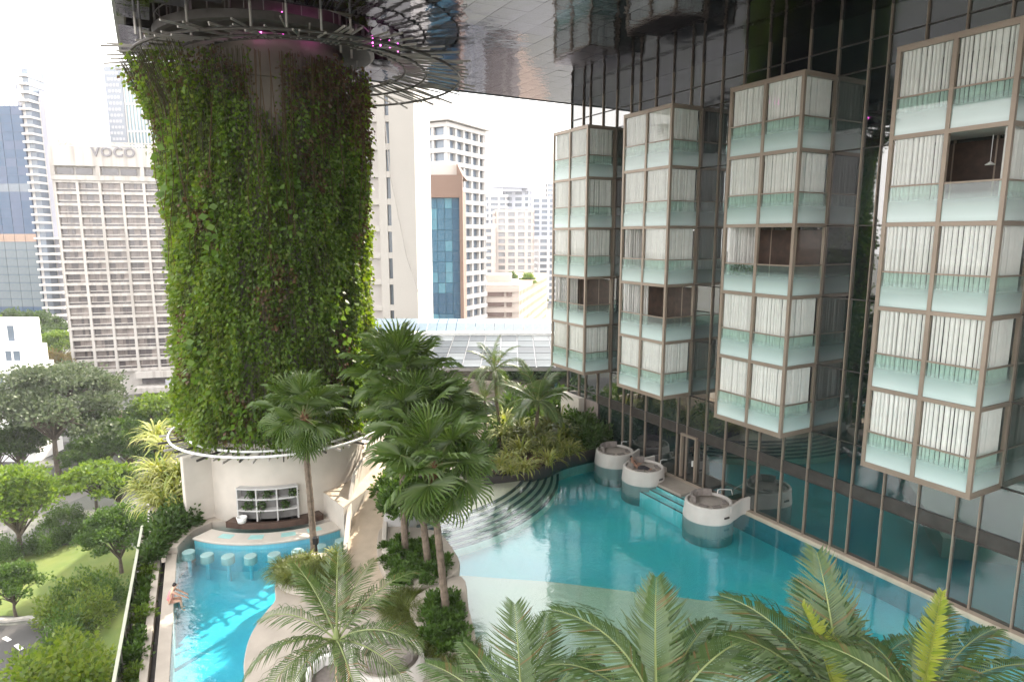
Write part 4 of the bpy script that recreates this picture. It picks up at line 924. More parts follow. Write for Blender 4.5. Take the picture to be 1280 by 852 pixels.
mb = MB(); mb.prism([G(481,664,.3),G(511,663,.3),G(530,645,.3),G(556,610,.3),G(540,590,.3),G(500,585,.3),G(488,600,.3)], .31, 1.3); struct('raised_bed', mb, M['stucco_grey'], bevel=.03)
fill([(486,655),(510,655),(528,640),(548,612),(535,596),(500,592),(490,610)], 1.3, ['mid','dark'], 14, {'mid':'green shrub in the raised bed under the palm cluster','dark':'dark shrub in the raised bed under the palm cluster'}, 'shrubs in the raised bed', .9, 1.3, 5, .7)
# left edge: striped pandans, shrubs along the rail
for k, (px,py,z,s) in enumerate([(205,640,.3,1.5),(222,628,.3,1.5),(190,632,.0,1.4),(212,612,.6,1.6),(232,640,.3,1.1),(198,600,.8,1.6),(210,570,1.5,1.7),(196,556,1.5,1.5),(182,622,.2,1.3),(225,600,1.0,1.3)]):
    shrub('pandan', 'bright yellow striped pandan growing between the rail and the column', G(px,py,z), s, 'striped pandans by the rail')
for px,py,s in [(196,690,1.0),(205,680,1.1),(215,672,1.1),(228,664,1.1),(240,658,1.0),(212,662,1.2),(200,668,1.1),(225,652,1.2),(246,652,.9),(190,700,.9)]:
    shrub('dark', 'dark leafy shrub in the corner bed behind the left pool rim', G(px,py,.15), s, 'dark shrubs at the left pool corner')
for k in range(16):
    u = 33.0-k*.95; shrub(['mid','bright','low','mid'][k % 4], 'small shrub in the narrow strip beside the pool rim', W(u, pe(u)-1.2, -.28), .62+.1*(k % 3), 'shrubs in the strip beside the rim')
# glass-topped rail along the podium edge
rail = thing('boundary_rail', 'long pale-topped green boundary rail along the pool podium', 'railing', W(27,-1.7,-.9))
ra, rb = W(36,-1.42+.05,0), W(8,-2.95,0)
K = 18
gm = mat('green_glass_fence', (.20,.27,.18), .15, var=.15, scale=.4)
for k in range(K):
    a, b = ra.lerp(rb, k/K), ra.lerp(rb, (k+1)/K); d = (b-a).normalized()
    mb = MB(); mb.bar(a+d*.02+Vector((0,0,-.12)), b-d*.02+Vector((0,0,-.12)), .03, 1.3); obj('fence_panel', mb, gm, rail)
    mb = MB(); mb.obox(a+Vector((0,0,-1.0)), (.07,.07,1.62), 0); obj('post', mb, M['rod'], rail)
mb = MB(); mb.bar(ra+Vector((0,0,.62)), rb+Vector((0,0,.62)), .11, .07); obj('top_rail', mb, mat('pale_green_coping', (.36,.37,.29), .6), rail)
# path bollard, speaker, lamp post
c = G(508,668,.5); mb = MB(); mb.tube([c, c+Vector((0,0,2.6))], .12, 12); lp_ = tag(obj('lamp_post', mb, M['black']), 'dark round lamp post among the palm trunks beside the walkway', 'lamp post'); mb = MB(); mb.obox(c+Vector((-.2,-.1,1.2)), (.2,.2,.3)); obj('floodlight', mb, M['white_metal'], lp_)
c = G(396,700,.5); mb = MB(); mb.tube([c, c+Vector((0,0,.9))], .05, 8); sp = tag(obj('garden_speaker', mb, M['black']), 'small black garden speaker on a post by the lone palm', 'speaker'); mb = MB(); mb.obox(c+Vector((0,0,.8)), (.24,.22,.34)); obj('speaker_box', mb, M['black'], sp, bevel=.03)
c = G(484,690,.56); mb = MB(); mb.lathe([(0,.14),(.22,.14),(.24,.05),(.2,0)], c, 16); tag(obj('planter_uplight', mb, M['stucco']), 'small round pale garden light in the planter right of the walkway', 'garden light')

# ------------------------------------------------------------------ street trees
def tree_meshes(seed, h, cr, ch, ncl, per, leaf, m, flat=.75, wispy=False):
    """local meshes: trunk with limbs, crown of leaf clumps; h = height to the crown's top, cr / ch crown radius and height"""
    r = random.Random(seed); g = np.random.default_rng(seed); mb = MB(); z0 = h-ch
    mb.tube([(0,0,0),(.1,.05,z0*.5),(0,.1,z0+ch*.25)], [.022*h+.08,.018*h+.05,.05+.006*h], 7); P = []; Dn = []
    for k in range(ncl):
        a = k*2.39996+r.uniform(-.3,.3); q = math.sqrt((k+.5)/ncl); rad = cr*q*r.uniform(.62,1.14); z = z0+ch*(.25+.72*math.sqrt(max(0,1-q*q))*r.uniform(.55,1.0)+r.uniform(-.08,.05))
        c = Vector((rad*math.cos(a), rad*math.sin(a), z)); s = cr*r.uniform(.18,.40)*(1.0 if not wispy else .9)
        mb.tube([(0,.05,z0*.75+ch*.1*r.random()), (c.x*.5,c.y*.5,(z0+z)/2+.1*ch), tuple(c)], [.03+.009*h,.03+.005*h,.02], 5)
        n = per; p = g.normal(size=(n,3)); p /= np.linalg.norm(p,axis=1)[:,None]; p *= (g.random((n,1))**.5); p[:,2] = np.where(p[:,2]<0,p[:,2]*.45,p[:,2]*flat)
        P.append(p*s*(1+.3*np.sin(p[:,:1]*7+k))+np.array(c)); dd = p.copy(); dd[:,2] += .25; Dn.append(dd)
    P = np.concatenate(P); Dn = np.concatenate(Dn)
    return mb.mesh('trunk', M['bark']), npmesh('crown', leaves(P, leaf, g, dirs=Dn*1.1, aspect=.7), m)
TK = {'bright': [tree_meshes(s, 9.5, 3.9, 7.0, 40, 260, .34, M['leaf_bright'], .6) for s in (1,2)],
      'mid': [tree_meshes(s, 9, 3.8, 6.5, 40, 260, .33, M['leaf_mid'], .7) for s in (3,4)],
      'dark': [tree_meshes(s, 9, 3.8, 6.6, 34, 170, .42, M['leaf_dark'], .7) for s in (5,)],
      'rain': [tree_meshes(6, 15, 9.5, 8.5, 75, 260, .42, M['leaf_grey'], .4, True)],
      'tall': [tree_meshes(s, 18.5, 4.6, 11, 70, 330, .27, M[m_], .8) for s, m_ in ((11,'leaf_bright'),(12,'leaf_lime'))],
      'autumn': [tree_meshes(7, 11, 4.6, 7.5, 36, 150, .5, M['leaf_autumn'], .7, True)],
      'flat': [tree_meshes(8, 7.5, 4.6, 3.6, 30, 170, .42, M['leaf_bright'], .4)]}
tn = {'bright':'bright_leaved_tree','mid':'street_tree','dark':'dark_leaved_tree','rain':'rain_tree','autumn':'yellowing_tree','flat':'spreading_tree','tall':'tall_leafy_tree'}
def tree(kind, label, base, s, group=None, rz=None):
    tk, cw_ = random.choice(TK[kind]); t = thing(tn[kind], label, 'tree', base, group); rz = random.uniform(0,6.28) if rz is None else rz
    link('trunk', tk, base, t, (0,0,rz), s); link('crown', cw_, base, t, (0,0,rz), s); return t
tree('bright', 'tall bright green tree on the far left edge of the lawn', G(28,694,ZG), 1.18)
tree('mid', 'rounded dark-trunked tree standing on the lawn near the rail', G(152,716,ZG), .86)
tree('flat', 'low spreading bright tree between the road and the lawn', G(122,648,ZG), 1.02)
tree('mid', 'mid green tree in front of the voco hotel entrance', G(165,600,ZG), 1.12)
tree('rain', 'broad grey-green rain tree with layered boughs left of the hotel', G(74,596,ZG), 1.18)
tree('dark', 'dark tree under the boughs of the rain tree by the white house', G(28,598,ZG), 1.0)
tree('mid', 'green tree at the left edge below the white house', G(-4,606,ZG), 1.0)
tree('mid', 'small slender tree at the curve of the driveway', G(20,770,ZG), .62)
tree('autumn', 'yellowing tree beside the white house', G(66,505,ZG), 1.15)
tree('autumn', 'second yellowing tree nearer the hotel corner', G(88,492,ZG), .9)
tree('bright', 'bright green tree above the white house on the left edge', G(8,460,ZG), 1.5)
tree('bright', 'bright green tree against the corner of the hotel', G(76,470,ZG), 1.35)
for k, (px,py,s) in enumerate([(40,452,1.6),(22,448,1.6),(60,446,1.5),(-10,450,1.7),(52,462,1.3)]):
    tree('dark', 'dark tree in the row below the blue glass tower', G(px,py,ZG), s, 'dark trees below the glass tower')
tree('mid', 'green tree at the foot of the hotel right of the rain tree', G(182,560,ZG), .9)
for px, py, s_, k_ in ((140,588,.9,'dark'),(112,604,.8,'mid'),(196,600,1.0,'mid'),(128,575,1.0,'dark'),(150,640,.7,'mid')): tree(k_, 'green tree in the clump between the hotel road and the lawn', G(px,py,ZG), s_, 'trees between the road and the lawn')
tree('bright', 'yellow-green tree beside the column below the trellis', G(206,585,ZG), 1.3)
for k, (u, p, sc) in enumerate([(35.5,-5.6,.93),(32,-5.8,.98),(28.5,-6.4,.95),(25,-6.2,1.0),(21.5,-6.6,.96),(18,-7,.98),(33,-10,.7),(29,-11,.72),(37,-9.5,.6),(39,-6.0,.82)]):
    tree('tall', 'leafy tree in the dense belt below the boundary rail', W(u,p,ZG), sc, 'trees below the boundary rail')
for k, (px,py) in enumerate([(-20,696),(0,694),(14,700),(44,690),(58,690),(76,680),(92,676),(108,672),(126,668),(96,650),(78,648),(64,660),(130,655)]):
    shrub('bush', 'clipped hedge shrub along the far edge of the lawn', G(px,py,ZG), 2.6 if k < 9 else 2.2, 'hedge shrubs beside the lawn')
for k, (px,py) in enumerate([(70,780),(84,770),(98,760),(112,752),(126,748),(88,800),(104,790),(76,820),(92,830),(138,760),(120,775)]):
    shrub('bush' if k % 2 else 'bright_bush', 'rounded shrub on the bank between the lawn and the rail', G(px,py,ZG), 3.4, 'shrubs on the bank below the rail')

# ------------------------------------------------------------------ city buildings
def sheet_wall(name, m, parent, mb): return obj(name, mb, m, parent)
def frame_pts(a, d, L, z0, z1): return None
M['hotel_white'] = streaked('off_white_precast', (.44,.415,.39), (.33,.305,.28))
M['hotel_side'] = mat('grey_side_wall', (.36,.36,.40), .85, var=.06, scale=.1)
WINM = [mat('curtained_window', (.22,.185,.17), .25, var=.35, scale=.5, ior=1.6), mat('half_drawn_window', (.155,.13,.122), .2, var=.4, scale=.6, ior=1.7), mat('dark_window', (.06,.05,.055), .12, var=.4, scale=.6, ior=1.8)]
hb = G(95,497,ZG); hd = Vector((math.cos(R(14)), math.sin(R(14)), 0)); hn = Vector((hd.y,-hd.x,0))     # front direction, outward normal
hz1 = D(64,182,hb.y).z
voco = thing('city_hotel', 'off-white gridded hotel tower with voco sign on the parapet', 'hotel', hb)
def HP(s, o, z): return hb+hd*s+hn*o+Vector((0,0,z-ZG))
def slab(mb, s0, s1, o0, o1, z0, z1, m=0): mb.prism([HP(s0,o0,0),HP(s1,o0,0),HP(s1,o1,0),HP(s0,o1,0)], z0, z1, m)
HL, HW = 52.0, 22.0
mb = MB(); slab(mb, .3, HL, -HW, -.8, ZG, hz1-3.2); obj('body', mb, M['hotel_white'], voco)
mb = MB(); slab(mb, -.02, .28, -HW, -.2, ZG, hz1-1); obj('side_wall', mb, M['hotel_side'], voco)
zb = ZG+6.0; zt = D(70,226,hb.y).z; NF = 17; fh = (zt-zb)/NF; bayw = 4.45; nb = int(HL//bayw)
mb = MB()
for k in range(nb+1): slab(mb, k*bayw, k*bayw+.55, -.79, .0, zb-1.4, zt+.2)
for k in range(NF+1): slab(mb, .02, HL-.02, -.78, -.03, zb+k*fh-.3, zb+k*fh+.32)
obj('grid_frame', mb, M['hotel_white'], voco)
mb = MB()
for k in range(NF): slab(mb, .03, HL-.03, -.5, -.4, zb+k*fh+.78, zb+k*fh+.98)
obj('balcony_rail', mb, M['hotel_white'], voco)
def win_mesh(seed):
    r = random.Random(seed); w, h = bayw-.56, fh-.64; b = MB().box((0,-.03,0),(w,0,h), 2); x = 0
    lo = .25*h if r.random() < .5 else .02
    while x < w-.3:                                   # curtains pushed to and fro behind each sash, a rail across
        q = min(w-x, r.uniform(.5,1.5))
        if r.random() < .66: b.box((x+.02,-.06,lo),(x+q-.02,-.032,h-.02), r.choice([0,0,1]))
        x += q
    b.box((0,-.09,.55*h),(w,-.062,.55*h+.05), 1)
    for f in (.33,.66): b.box((w*f-.03,-.12,0),(w*f+.03,-.093,h), 1)
    return b.mesh('window', WINM)
wme = [win_mesh(q) for q in range(14)]
hrz = math.atan2(hd.y, hd.x)
for i in range(nb):
    for k in range(NF):
        if i > 7: continue
        m = random.choice(wme)
        link('window', m, HP(i*bayw+.555, -.72, zb+k*fh+.32), voco, (0,0,hrz))
# top storey and parapet
mb = MB(); slab(mb, -.1, HL, -HW, -.6, zt+.25, hz1-2.9); slab(mb, -.1, HL, -.59, .25, zt+.25, zt+1.3); slab(mb, -.1, HL, -.59, .35, zt+3.3, hz1)
for k in range(0, nb+1, 2): slab(mb, k*bayw-.1, k*bayw+.7, -.58, .30, zt+1.3, zt+3.3)
obj('parapet', mb, M['hotel_white'], voco)
for k in range(nb//2):
    for q in (0,1):
        mb = MB(); slab(mb, k*2*bayw+.9+q*3.7, k*2*bayw+4.2+q*3.7, -.58, -.4, zt+1.5, zt+2.9); obj('window', mb, WINM[2], voco)
mb = MB(); slab(mb, 0, HL-4, -6, -5.5, hz1+.9, hz1+1.3); slab(mb, 0, HL-4, -.6, -.3, hz1+.9, hz1+1.15)
for k in range(14): slab(mb, k*3.4, k*3.4+.2, -5.5, -.6, hz1+.95, hz1+1.1); slab(mb, k*3.4, k*3.4+.2, -.6, -.4, hz1, hz1+.95)
obj('roof_rail', mb, M['hotel_white'], voco)
# lower ledge and terrace with condensers
mb = MB(); slab(mb, 13, HL, -.78, 1.2, zb-1.9, zb-.4); slab(mb, 13, HL, -.5, 3.5, zb-6.0+1.0, zb-6+2.2); obj('podium_ledge', mb, M['hotel_white'], voco)
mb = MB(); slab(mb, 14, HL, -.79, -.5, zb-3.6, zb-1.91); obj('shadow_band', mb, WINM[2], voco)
for s in (19.5, 24):
    mb = MB(); slab(mb, s, s+1.8, .4, 1.6, zb-3.8, zb-2.4); obj('condenser', mb, M['hotel_side'], voco)
# sign letters
tx = bpy.data.curves.new('sign', 'FONT'); tx.body = 'VOCO'; tx.size = 2.75; tx.extrude = .14; tx.offset = .07; tx.space_character = 1.15; tx.materials.append(mat('weathered_sign_letters', (.20,.19,.20), .6))
sp0 = HP(8.3, .45, hz1-2.0)
so = bpy.data.objects.new('sign', tx); C.objects.link(so); bpy.context.view_layer.update(); sme = bpy.data.meshes.new_from_object(so.evaluated_get(bpy.context.evaluated_depsgraph_get())); smat = tx.materials[0]; bpy.data.objects.remove(so); so = bpy.data.objects.new('sign', sme); C.objects.link(so); so.parent = voco; so.location = sp0-hb; so.rotation_euler = (R(90),0,hrz); WL['sign'] = sp0
mb = MB()
for s in (9.0, 11.0): mb.bar(sp0+hd*(s-9.0-.35)+Vector((0,0,2.35)), sp0+hd*(s-9.0+.65)+Vector((0,0,2.35)), .28, .22)
pass

def grid_building(name, label, a, az, L, Wd, z0, z1, m_wall, m_win, fh, bw, depth=.35, sill=.9, pier=.7, cat='building', sides=('f','r'), kind='stuff', slab_out=0.0, roof=None):
    """block with recessed windows. a: near corner, az: heading of its front (deg from +X), right side runs back from the end"""
    t = thing(name, label, cat, (a.x,a.y,z0)); d = Vector((math.cos(R(az)),math.sin(R(az)),0)); b = Vector((-d.y,d.x,0))    # b: back
    def Q(s,o): return (a.x+d.x*s+b.x*o, a.y+d.y*s+b.y*o)
    mb = MB(); mb.prism([Q(depth,depth),Q(L-depth,depth),Q(L-depth,Wd-depth),Q(depth,Wd-depth)], z0, z1-.4); obj('window_band', mb, m_win, t)
    mb = MB(); nf = int((z1-z0)//fh)
    for k in range(nf+1):
        z = z1-k*fh; mb.prism([Q(-slab_out,-slab_out),Q(L+slab_out,-slab_out),Q(L+slab_out,Wd+slab_out),Q(-slab_out,Wd+slab_out)], z-sill, z)
    obj('floor_band', mb, m_wall, t)
    mb = MB(); n = max(1,round(L/bw))
    for k in range(n+1):
        s = min(L-pier, L*k/n); mb.prism([Q(s,.01),Q(s+pier,.01),Q(s+pier,depth+.2),Q(s,depth+.2)], z0, z1-.02)
        mb.prism([Q(s,Wd-depth-.2),Q(s+pier,Wd-depth-.2),Q(s+pier,Wd-.01),Q(s,Wd-.01)], z0, z1-.02)
    n = max(1,round(Wd/bw))
    for k in range(n+1):
        s = min(Wd-pier, Wd*k/n)
        for e0, e1 in ((L-depth-.2,L-.01),(.01,depth+.2)): mb.prism([Q(e0,s+.01),Q(e1,s+.01),Q(e1,s+pier-.01),Q(e0,s+pier-.01)], z0, z1-.03)
    obj('pier', mb, m_wall, t)
    if roof: roof(t, Q)
    return t
def tone(n, c): 
    if n not in M: M[n] = mat(n, c, .85, var=.06, scale=.1)
    return M[n]
def winm(n, c, ior=1.7):
    if n not in M: M[n] = mat(n, c, .12, var=.5, scale=.12, ior=ior)
    return M[n]
gw = winm('grey_blue_window', (.10,.13,.17)); pw = winm('pale_window', (.22,.23,.25))
# white office slab right behind the column
wa = D(428,400,84); wb = D(523,400,84)
wt = thing('white_office_block', 'white office slab with narrow slit windows right of the column', 'building', (wb.x,wb.y,ZG))
wht = tone('white_render', (.43,.405,.375)); wx0, wx1 = wa.x, wb.x; fy = 84.0
mb = MB(); mb.box((wx0,fy+.5,ZG),(wx1,fy+16,46)); obj('body', mb, wht, wt)
px2x = lambda px: D(px,400,84).x
zsp = 32.0/815*85*1.005; zrow = D(478,420,84).z
mb = MB()
for x0, x1 in ((wx0,px2x(459.5)),(px2x(478.5),px2x(488.2)),(px2x(493.0),wx1)): mb.box((x0,fy,ZG),(x1,fy+.49,45.9))
for k in range(-9, 13): z = zrow+k*zsp; mb.box((px2x(459.5)+.01,fy+.01,z-.0),(px2x(478.5)-.01,fy+.48,z+.75)); mb.box((px2x(488.2)+.01,fy+.01,z),(px2x(493)-.01,fy+.48,z+.75))
obj('facade', mb, wht, wt)
for k in range(-4, 12):
    z = zrow+k*zsp+.75; h = zsp-.76
    mb = MB(); mb.box((px2x(459.6),fy+.42,z),(px2x(463.5),fy+.47,z+h)); obj('slit_window', mb, gw, wt)
    mb = MB(); mb.box((px2x(463.6),fy+.30,z),(px2x(478.4),fy+.47,z+h)); obj('recess_panel', mb, tone('pale_panel', (.42,.39,.37)), wt)
    mb = MB(); mb.box((px2x(488.3),fy+.42,z),(px2x(492.9),fy+.47,z+h)); obj('slit_window', mb, gw, wt)
mb = MB(); mb.tube([D(480,140,83.6),D(487,215,83.6),D(508,320,83.6),D(523,365,83.6)], .05, 4); obj('cable', mb, M['rod'], wt)
# blue glass building with brown stone frame
bY = 118.0; b0 = D(505,400,bY); b1 = D(580,400,bY); bz = D(550,247,bY).z
bg_ = thing('blue_glass_building', 'blue glass office building in a brown stone frame', 'building', (b0.x,bY,ZG))
brown = tone('brown_stone', (.20,.135,.108)); conc = tone('grey_roof_concrete', (.50,.46,.43))
gx0, gx1 = D(512,400,bY).x, D(576,400,bY).x
mb = MB(); mb.box((b0.x,bY+.6,ZG),(b1.x,bY+8,bz+1.2)); obj('body', mb, brown, bg_)
mb = MB(); mb.box((gx1+.01,bY-.3,ZG),(b1.x+.02,bY+.59,bz+3.9)); mb.box((b0.x,bY-.29,bz),(gx1,bY+.59,bz+3.9)); obj('stone_frame', mb, brown, bg_)
zt_ = D(550,205,bY).z
mb = MB(); mb.prism([(b0.x,bY+.8),(D(571,230,bY).x,bY+.8),(D(571,230,bY).x,bY+14),(b0.x,bY+14)], bz+3.91, zt_); obj('roof_storey', mb, conc, bg_)
mb = MB(); xa, xb = D(571,230,bY).x, b1.x; mb.add([(xa+.02,bY-.2,bz+3.92),(xb,bY-.2,bz+3.92),(xa+.02,bY-.2,zt_+.2),(xa+.02,bY+14,bz+3.92),(xb,bY+14,bz+3.92),(xa+.02,bY+14,zt_+.2)], [(0,1,2),(3,5,4),(0,3,4,1),(1,4,5,2),(0,2,5,3)]); obj('sloped_flank', mb, brown, bg_)
bgl = [mat('blue_curtain_glass', (.03,.12,.20), .04, var=.35, scale=.12, ior=1.55, bump=.06, bscale=.25), mat('deep_blue_glass', (.02,.08,.15), .04, var=.35, scale=.12, ior=1.5, bump=.06, bscale=.25), mat('pale_blue_glass', (.06,.20,.28), .05, var=.3, scale=.12, ior=1.6, bump=.06, bscale=.25)]
npc, npr = 7, 20; pwid = (gx1-gx0)/npc; ph = (bz-(-16))/npr
for i in range(npc):
    for k in range(npr):
        mb = MB(); mb.box((gx0+i*pwid+.05,bY+.2,-16+k*ph+.05),(gx0+(i+1)*pwid-.05,bY+.3,-16+(k+1)*ph-.05)); obj('pane', mb, bgl[1] if k in (9,10) or i == npc-1 else random.choice([bgl[0],bgl[0],bgl[2]]), bg_)
mb = MB(); mb.box((gx0,bY+.31,ZG),(gx1,bY+.58,bz-.01)); obj('backing', mb, tone('blue_mullion', (.05,.13,.19)), bg_)
# white condominium with a sweeping roof
cY = 178.0; ca_ = D(561,300,cY); cz = D(561,152,cY).z
def croof(t, Q):
    mb = MB(); mb.prism([Q(-1.2,-1.2),Q(21.4,-1.2),Q(21.4,27),Q(-1.2,27)], cz+.3, cz+1.0); mb.prism([Q(0,4),Q(12,4),Q(12,24),Q(0,24)], cz+1.01, cz+6.5); obj('roof', mb, tone('white_condo', (.48,.46,.445)), t)
grid_building('white_condominium', 'tall white condominium with balconies behind the blue glass building', ca_-Vector((0,0,0)), 62, 20, 26, ZG, cz, tone('white_condo', (.48,.46,.445)), gw, 3.3, 4.2, .9, 1.15, .7, roof=croof, slab_out=.2)
# distant apartment towers
beige = tone('pinkish_beige_render', (.46,.40,.37)); wcon = tone('pale_grey_render', (.55,.54,.55)); bgr = tone('blue_grey_render', (.40,.42,.48))
def apt(label, px0, px1, py_top, Y, az, m, w, fh=3.2, bw=4.5, sill=1.2, pier=1.3, Wd=22, so=.0):
    a = D(px0,300,Y); b = D(px1,300,Y); L = (b.x-a.x)/math.cos(R(az)); z1 = D((px0+px1)/2,py_top,Y).z
    return grid_building('apartment_tower', label, a, az, L, Wd, ZG-14, z1, m, w, fh, bw, .7, sill, pier, slab_out=so)
apt('pale layered apartment tower at the back left of the far cluster', 588, 634, 243, 400, 8, wcon, gw, 3.4, 6, 1.4, 1.2, so=.5)
apt('blue-grey apartment tower with a flat overhanging roof', 628, 664, 236, 410, -4, bgr, gw, 3.6, 7, 1.5, 2.0)
apt('pinkish beige apartment tower with white balcony columns', 619, 668, 262, 330, 5, beige, pw, 3.3, 5.0, 1.2, 1.6)
apt('slim pinkish apartment block left of the beige tower', 597, 620, 282, 322, 10, beige, gw, 3.3, 7, 1.6, 2.4)
apt('grey apartment tower at the right of the far cluster', 664, 694, 246, 440, 0, bgr, gw, 3.6, 5, 1.5, 1.5)
apt('pale apartment tower partly behind the first glazed bay', 672, 720, 296, 360, 6, wcon, gw, 3.4, 5, 1.3, 1.4)
apt('tall narrow grey tower above the first glazed bay', 682, 730, 228, 520, 0, wcon, gw, 3.6, 5, 1.4, 1.4)
mb = MB(); a, b = D(610,234,409), D(660,235,409); mb.bar(a, b, 14, .8); mb.obox(D(640,240,409), (12,10,5)); tag(obj('roof_canopy', mb, bgr), 'flat canopy on the roof of the blue-grey far tower', 'roof canopy')
# low striped block and its warm side wing
lz = D(620,356,200).z
a = D(580,380,200); ln = thing('low_striped_block', 'low cream block with dark window stripes beyond the blue building', 'building', (a.x,200,ZG))
crm = tone('cream_pink_panel', (.46,.40,.36)); x1_ = D(649,380,200).x
mb = MB(); mb.box((a.x,200.5,ZG-8),(x1_,238,lz)); obj('body', mb, crm, ln)
for k in range(8):
    z = lz-2.2-k*3.15
    for q0, q1 in ((581,590),(608,630),(633,640)):
        xa, xb = D(q0,380,200).x, D(q1,380,200).x; mb = MB(); mb.box((xa,200.1,z-1.3),(xb,200.52,z)); obj('window_strip', mb, winm('brown_strip_window', (.13,.085,.075)), ln)
    mb = MB(); mb.box((a.x,200.0,z+.01),(x1_,200.49,z+1.3)); obj('spandrel', mb, crm, ln)
mb = MB(); mb.box((D(594,380,200).x,199.3,ZG-8),(D(606,380,200).x,200.6,lz+.6)); obj('stair_pier', mb, tone('white_render2', (.62,.58,.55)), ln)
mb = MB(); mb.box((D(605,350,215).x,212,lz),(D(640,350,215).x,222,lz+2.4)); obj('roof_unit', mb, crm, ln)
sb = Vector((x1_,200.6,0)); se = D(684,380,272)
dv = (Vector((se.x,se.y,0))-sb); L_ = dv.length; azv = math.degrees(math.atan2(dv.y,dv.x))
grid_building('warm_side_wing', 'warm orange-beige wing with small windows receding behind the low block', Vector((sb.x,sb.y,0)), azv, L_, 14, ZG-8, lz-.5, tone('warm_beige', (.46,.35,.27)), winm('brown_window', (.16,.10,.08)), 3.0, 3.0, .3, 1.6, 1.4)
for k, (px,py) in enumerate([(592,352),(600,350),(608,352),(640,350),(660,352),(676,372),(650,346)]):
    Y = 232 if k < 5 else 290; b_ = D(px,py+14,Y); tree('mid' if k % 2 else 'bright', 'roof-level green tree between the low block and the far towers', b_, .75, 'far trees beyond the low block')
# curved glass roof below the garden
gr = thing('glass_roof', 'grey-blue sloping glass roof beyond the garden palms', 'roof', (D(600,460,58).x,58,-4))
rb0, rb1 = 58.0, 70.0; zb0, zb1 = D(600,458,58).z, D(600,419,70).z
gpm = [mat('grey_roof_glass%d' % i if False else n_, c, .45, var=.25, scale=.4, ior=1.25) for i, (n_, c) in enumerate((('grey_roof_glass',(.06,.075,.085)),('pale_roof_glass',(.10,.115,.125)),('dark_roof_glass',(.04,.05,.06))))]
X0, X1, NX, NY = -13.0, 9.0, 13, 5
for i in range(NX):
    for j in range(NY):
        xa = X0+(X1-X0)*i/NX+.05; xb = X0+(X1-X0)*(i+1)/NX-.05; t0 = j/NY; t1 = (j+1)/NY-.012
        mb = MB(); y0, y1 = rb0+(rb1-rb0)*t0, rb0+(rb1-rb0)*t1; za, zc = zb0+(zb1-zb0)*t0, zb0+(zb1-zb0)*t1
        mb.add([(xa,y0,za),(xb,y0,za),(xb,y1,zc),(xa,y1,zc),(xa,y0,za-.06),(xb,y0,za-.06),(xb,y1,zc-.06),(xa,y1,zc-.06)], BOXF); obj('glass_panel', mb, random.choice(gpm), gr)
mb = MB(); mb.add([(X0,rb0,zb0-.1),(X1,rb0,zb0-.1),(X1,rb1,zb1-.1),(X0,rb1,zb1-.1),(X0,rb0,zb0-.4),(X1,rb0,zb0-.4),(X1,rb1,zb1-.4),(X0,rb1,zb1-.4)], BOXF); obj('roof_deck', mb, M['soffit_trim'], gr)
mb = MB(); mb.box((X0,rb0+.4,-6),(X1,rb0+.6,zb0-.42)); obj('glass_wall', mb, M['facade3'], gr)
mb = MB(); mb.box((X0-4,rb1+.02,zb1-.5),(X1+2,rb1+1.2,zb1+.25)); obj('ridge_beam', mb, M['white_metal'], gr)
bl = mat('pale_blue_roof', (.15,.20,.24), .3, var=.1)
for i in range(26):
    xa = X0-4+(X1-X0+6)*i/26; xb = X0-4+(X1-X0+6)*(i+1)/26-.06; mb = MB(); pr_ = [(rb1+1.25,zb1+.1),(rb1+3,zb1+.9),(rb1+5,zb1+1.2),(rb1+7,zb1+.9)]
    for q in range(3): (ya,za),(yb,zc) = pr_[q], pr_[q+1]; mb.add([(xa,ya,za),(xb,ya,za),(xb,yb,zc),(xa,yb,zc)], [(0,1,2,3)])
    obj('roof_sheet', mb, bl, gr)
# roof ground slab under
# left: blue glass tower, shell tower, white house
ba = thing('blue_glass_tower', 'blue glass high-rise with white balconies on the left edge', 'building', D(0,380,235).xy.to_3d()+Vector((0,0,ZG)))
tY = 235; zt1 = D(20,98,tY).z; xl, xm, xr = D(-90,200,tY).x, D(34,200,tY).x, D(47,200,tY).x
tgl = [mat('steel_blue_glass', (.03,.07,.14), .08, var=.3, scale=.05, ior=1.45), mat('violet_blue_glass', (.05,.08,.15), .08, var=.3, scale=.05, ior=1.45), mat('reflecting_pale_glass', (.18,.21,.23), .1, scale=.12, col2=(.03,.06,.08), ior=1.5)]
mb = MB(); mb.box((xl,tY+.3,ZG-10),(xm,tY+30,zt1-9)); obj('core', mb, tgl[1], ba)
NR_ = 28; rh = (zt1-9-ZG)/NR_
for k in range(NR_):
    for i in range(9):
        xa, xb = xl+(xm-xl)*i/9, xl+(xm-xl)*(i+1)/9; z = ZG+k*rh
        m = tgl[2] if 4 <= k <= 11 else (winm('copper_band',(.30,.19,.13)) if k == 12 else (gw if k in (18,) else random.choice(tgl[:2])))
        mb = MB(); mb.box((xa+.08,tY,z+.08),(xb-.08,tY+.28,z+rh-.08)); obj('pane', mb, m, ba)
mb = MB()
for i in range(22): x = xl+(xm-xl)*i/22; mb.box((x,tY,zt1-9),(x+.7,tY+.5,zt1))
obj('crown_fins', mb, bgr, ba)
mb = MB(); wcs = tone('white_condo', (.48,.46,.445))
for k in range(34): z = ZG+k*2.75; mb.box((xm,tY-1.2,z),(xr if k > 13 else xr+4.5,tY+8,z+.75)); 
mb.box((xm+.1,tY+.5,ZG),(xm+1.2,tY+9,zt1-2)); obj('balcony_slab', mb, wcs, ba)
mb = MB(); mb.box((xm+1.3,tY+.2,ZG-10),(xr-.3,tY+8.5,ZG+34*2.75)); obj('balcony_glass', mb, gw, ba)
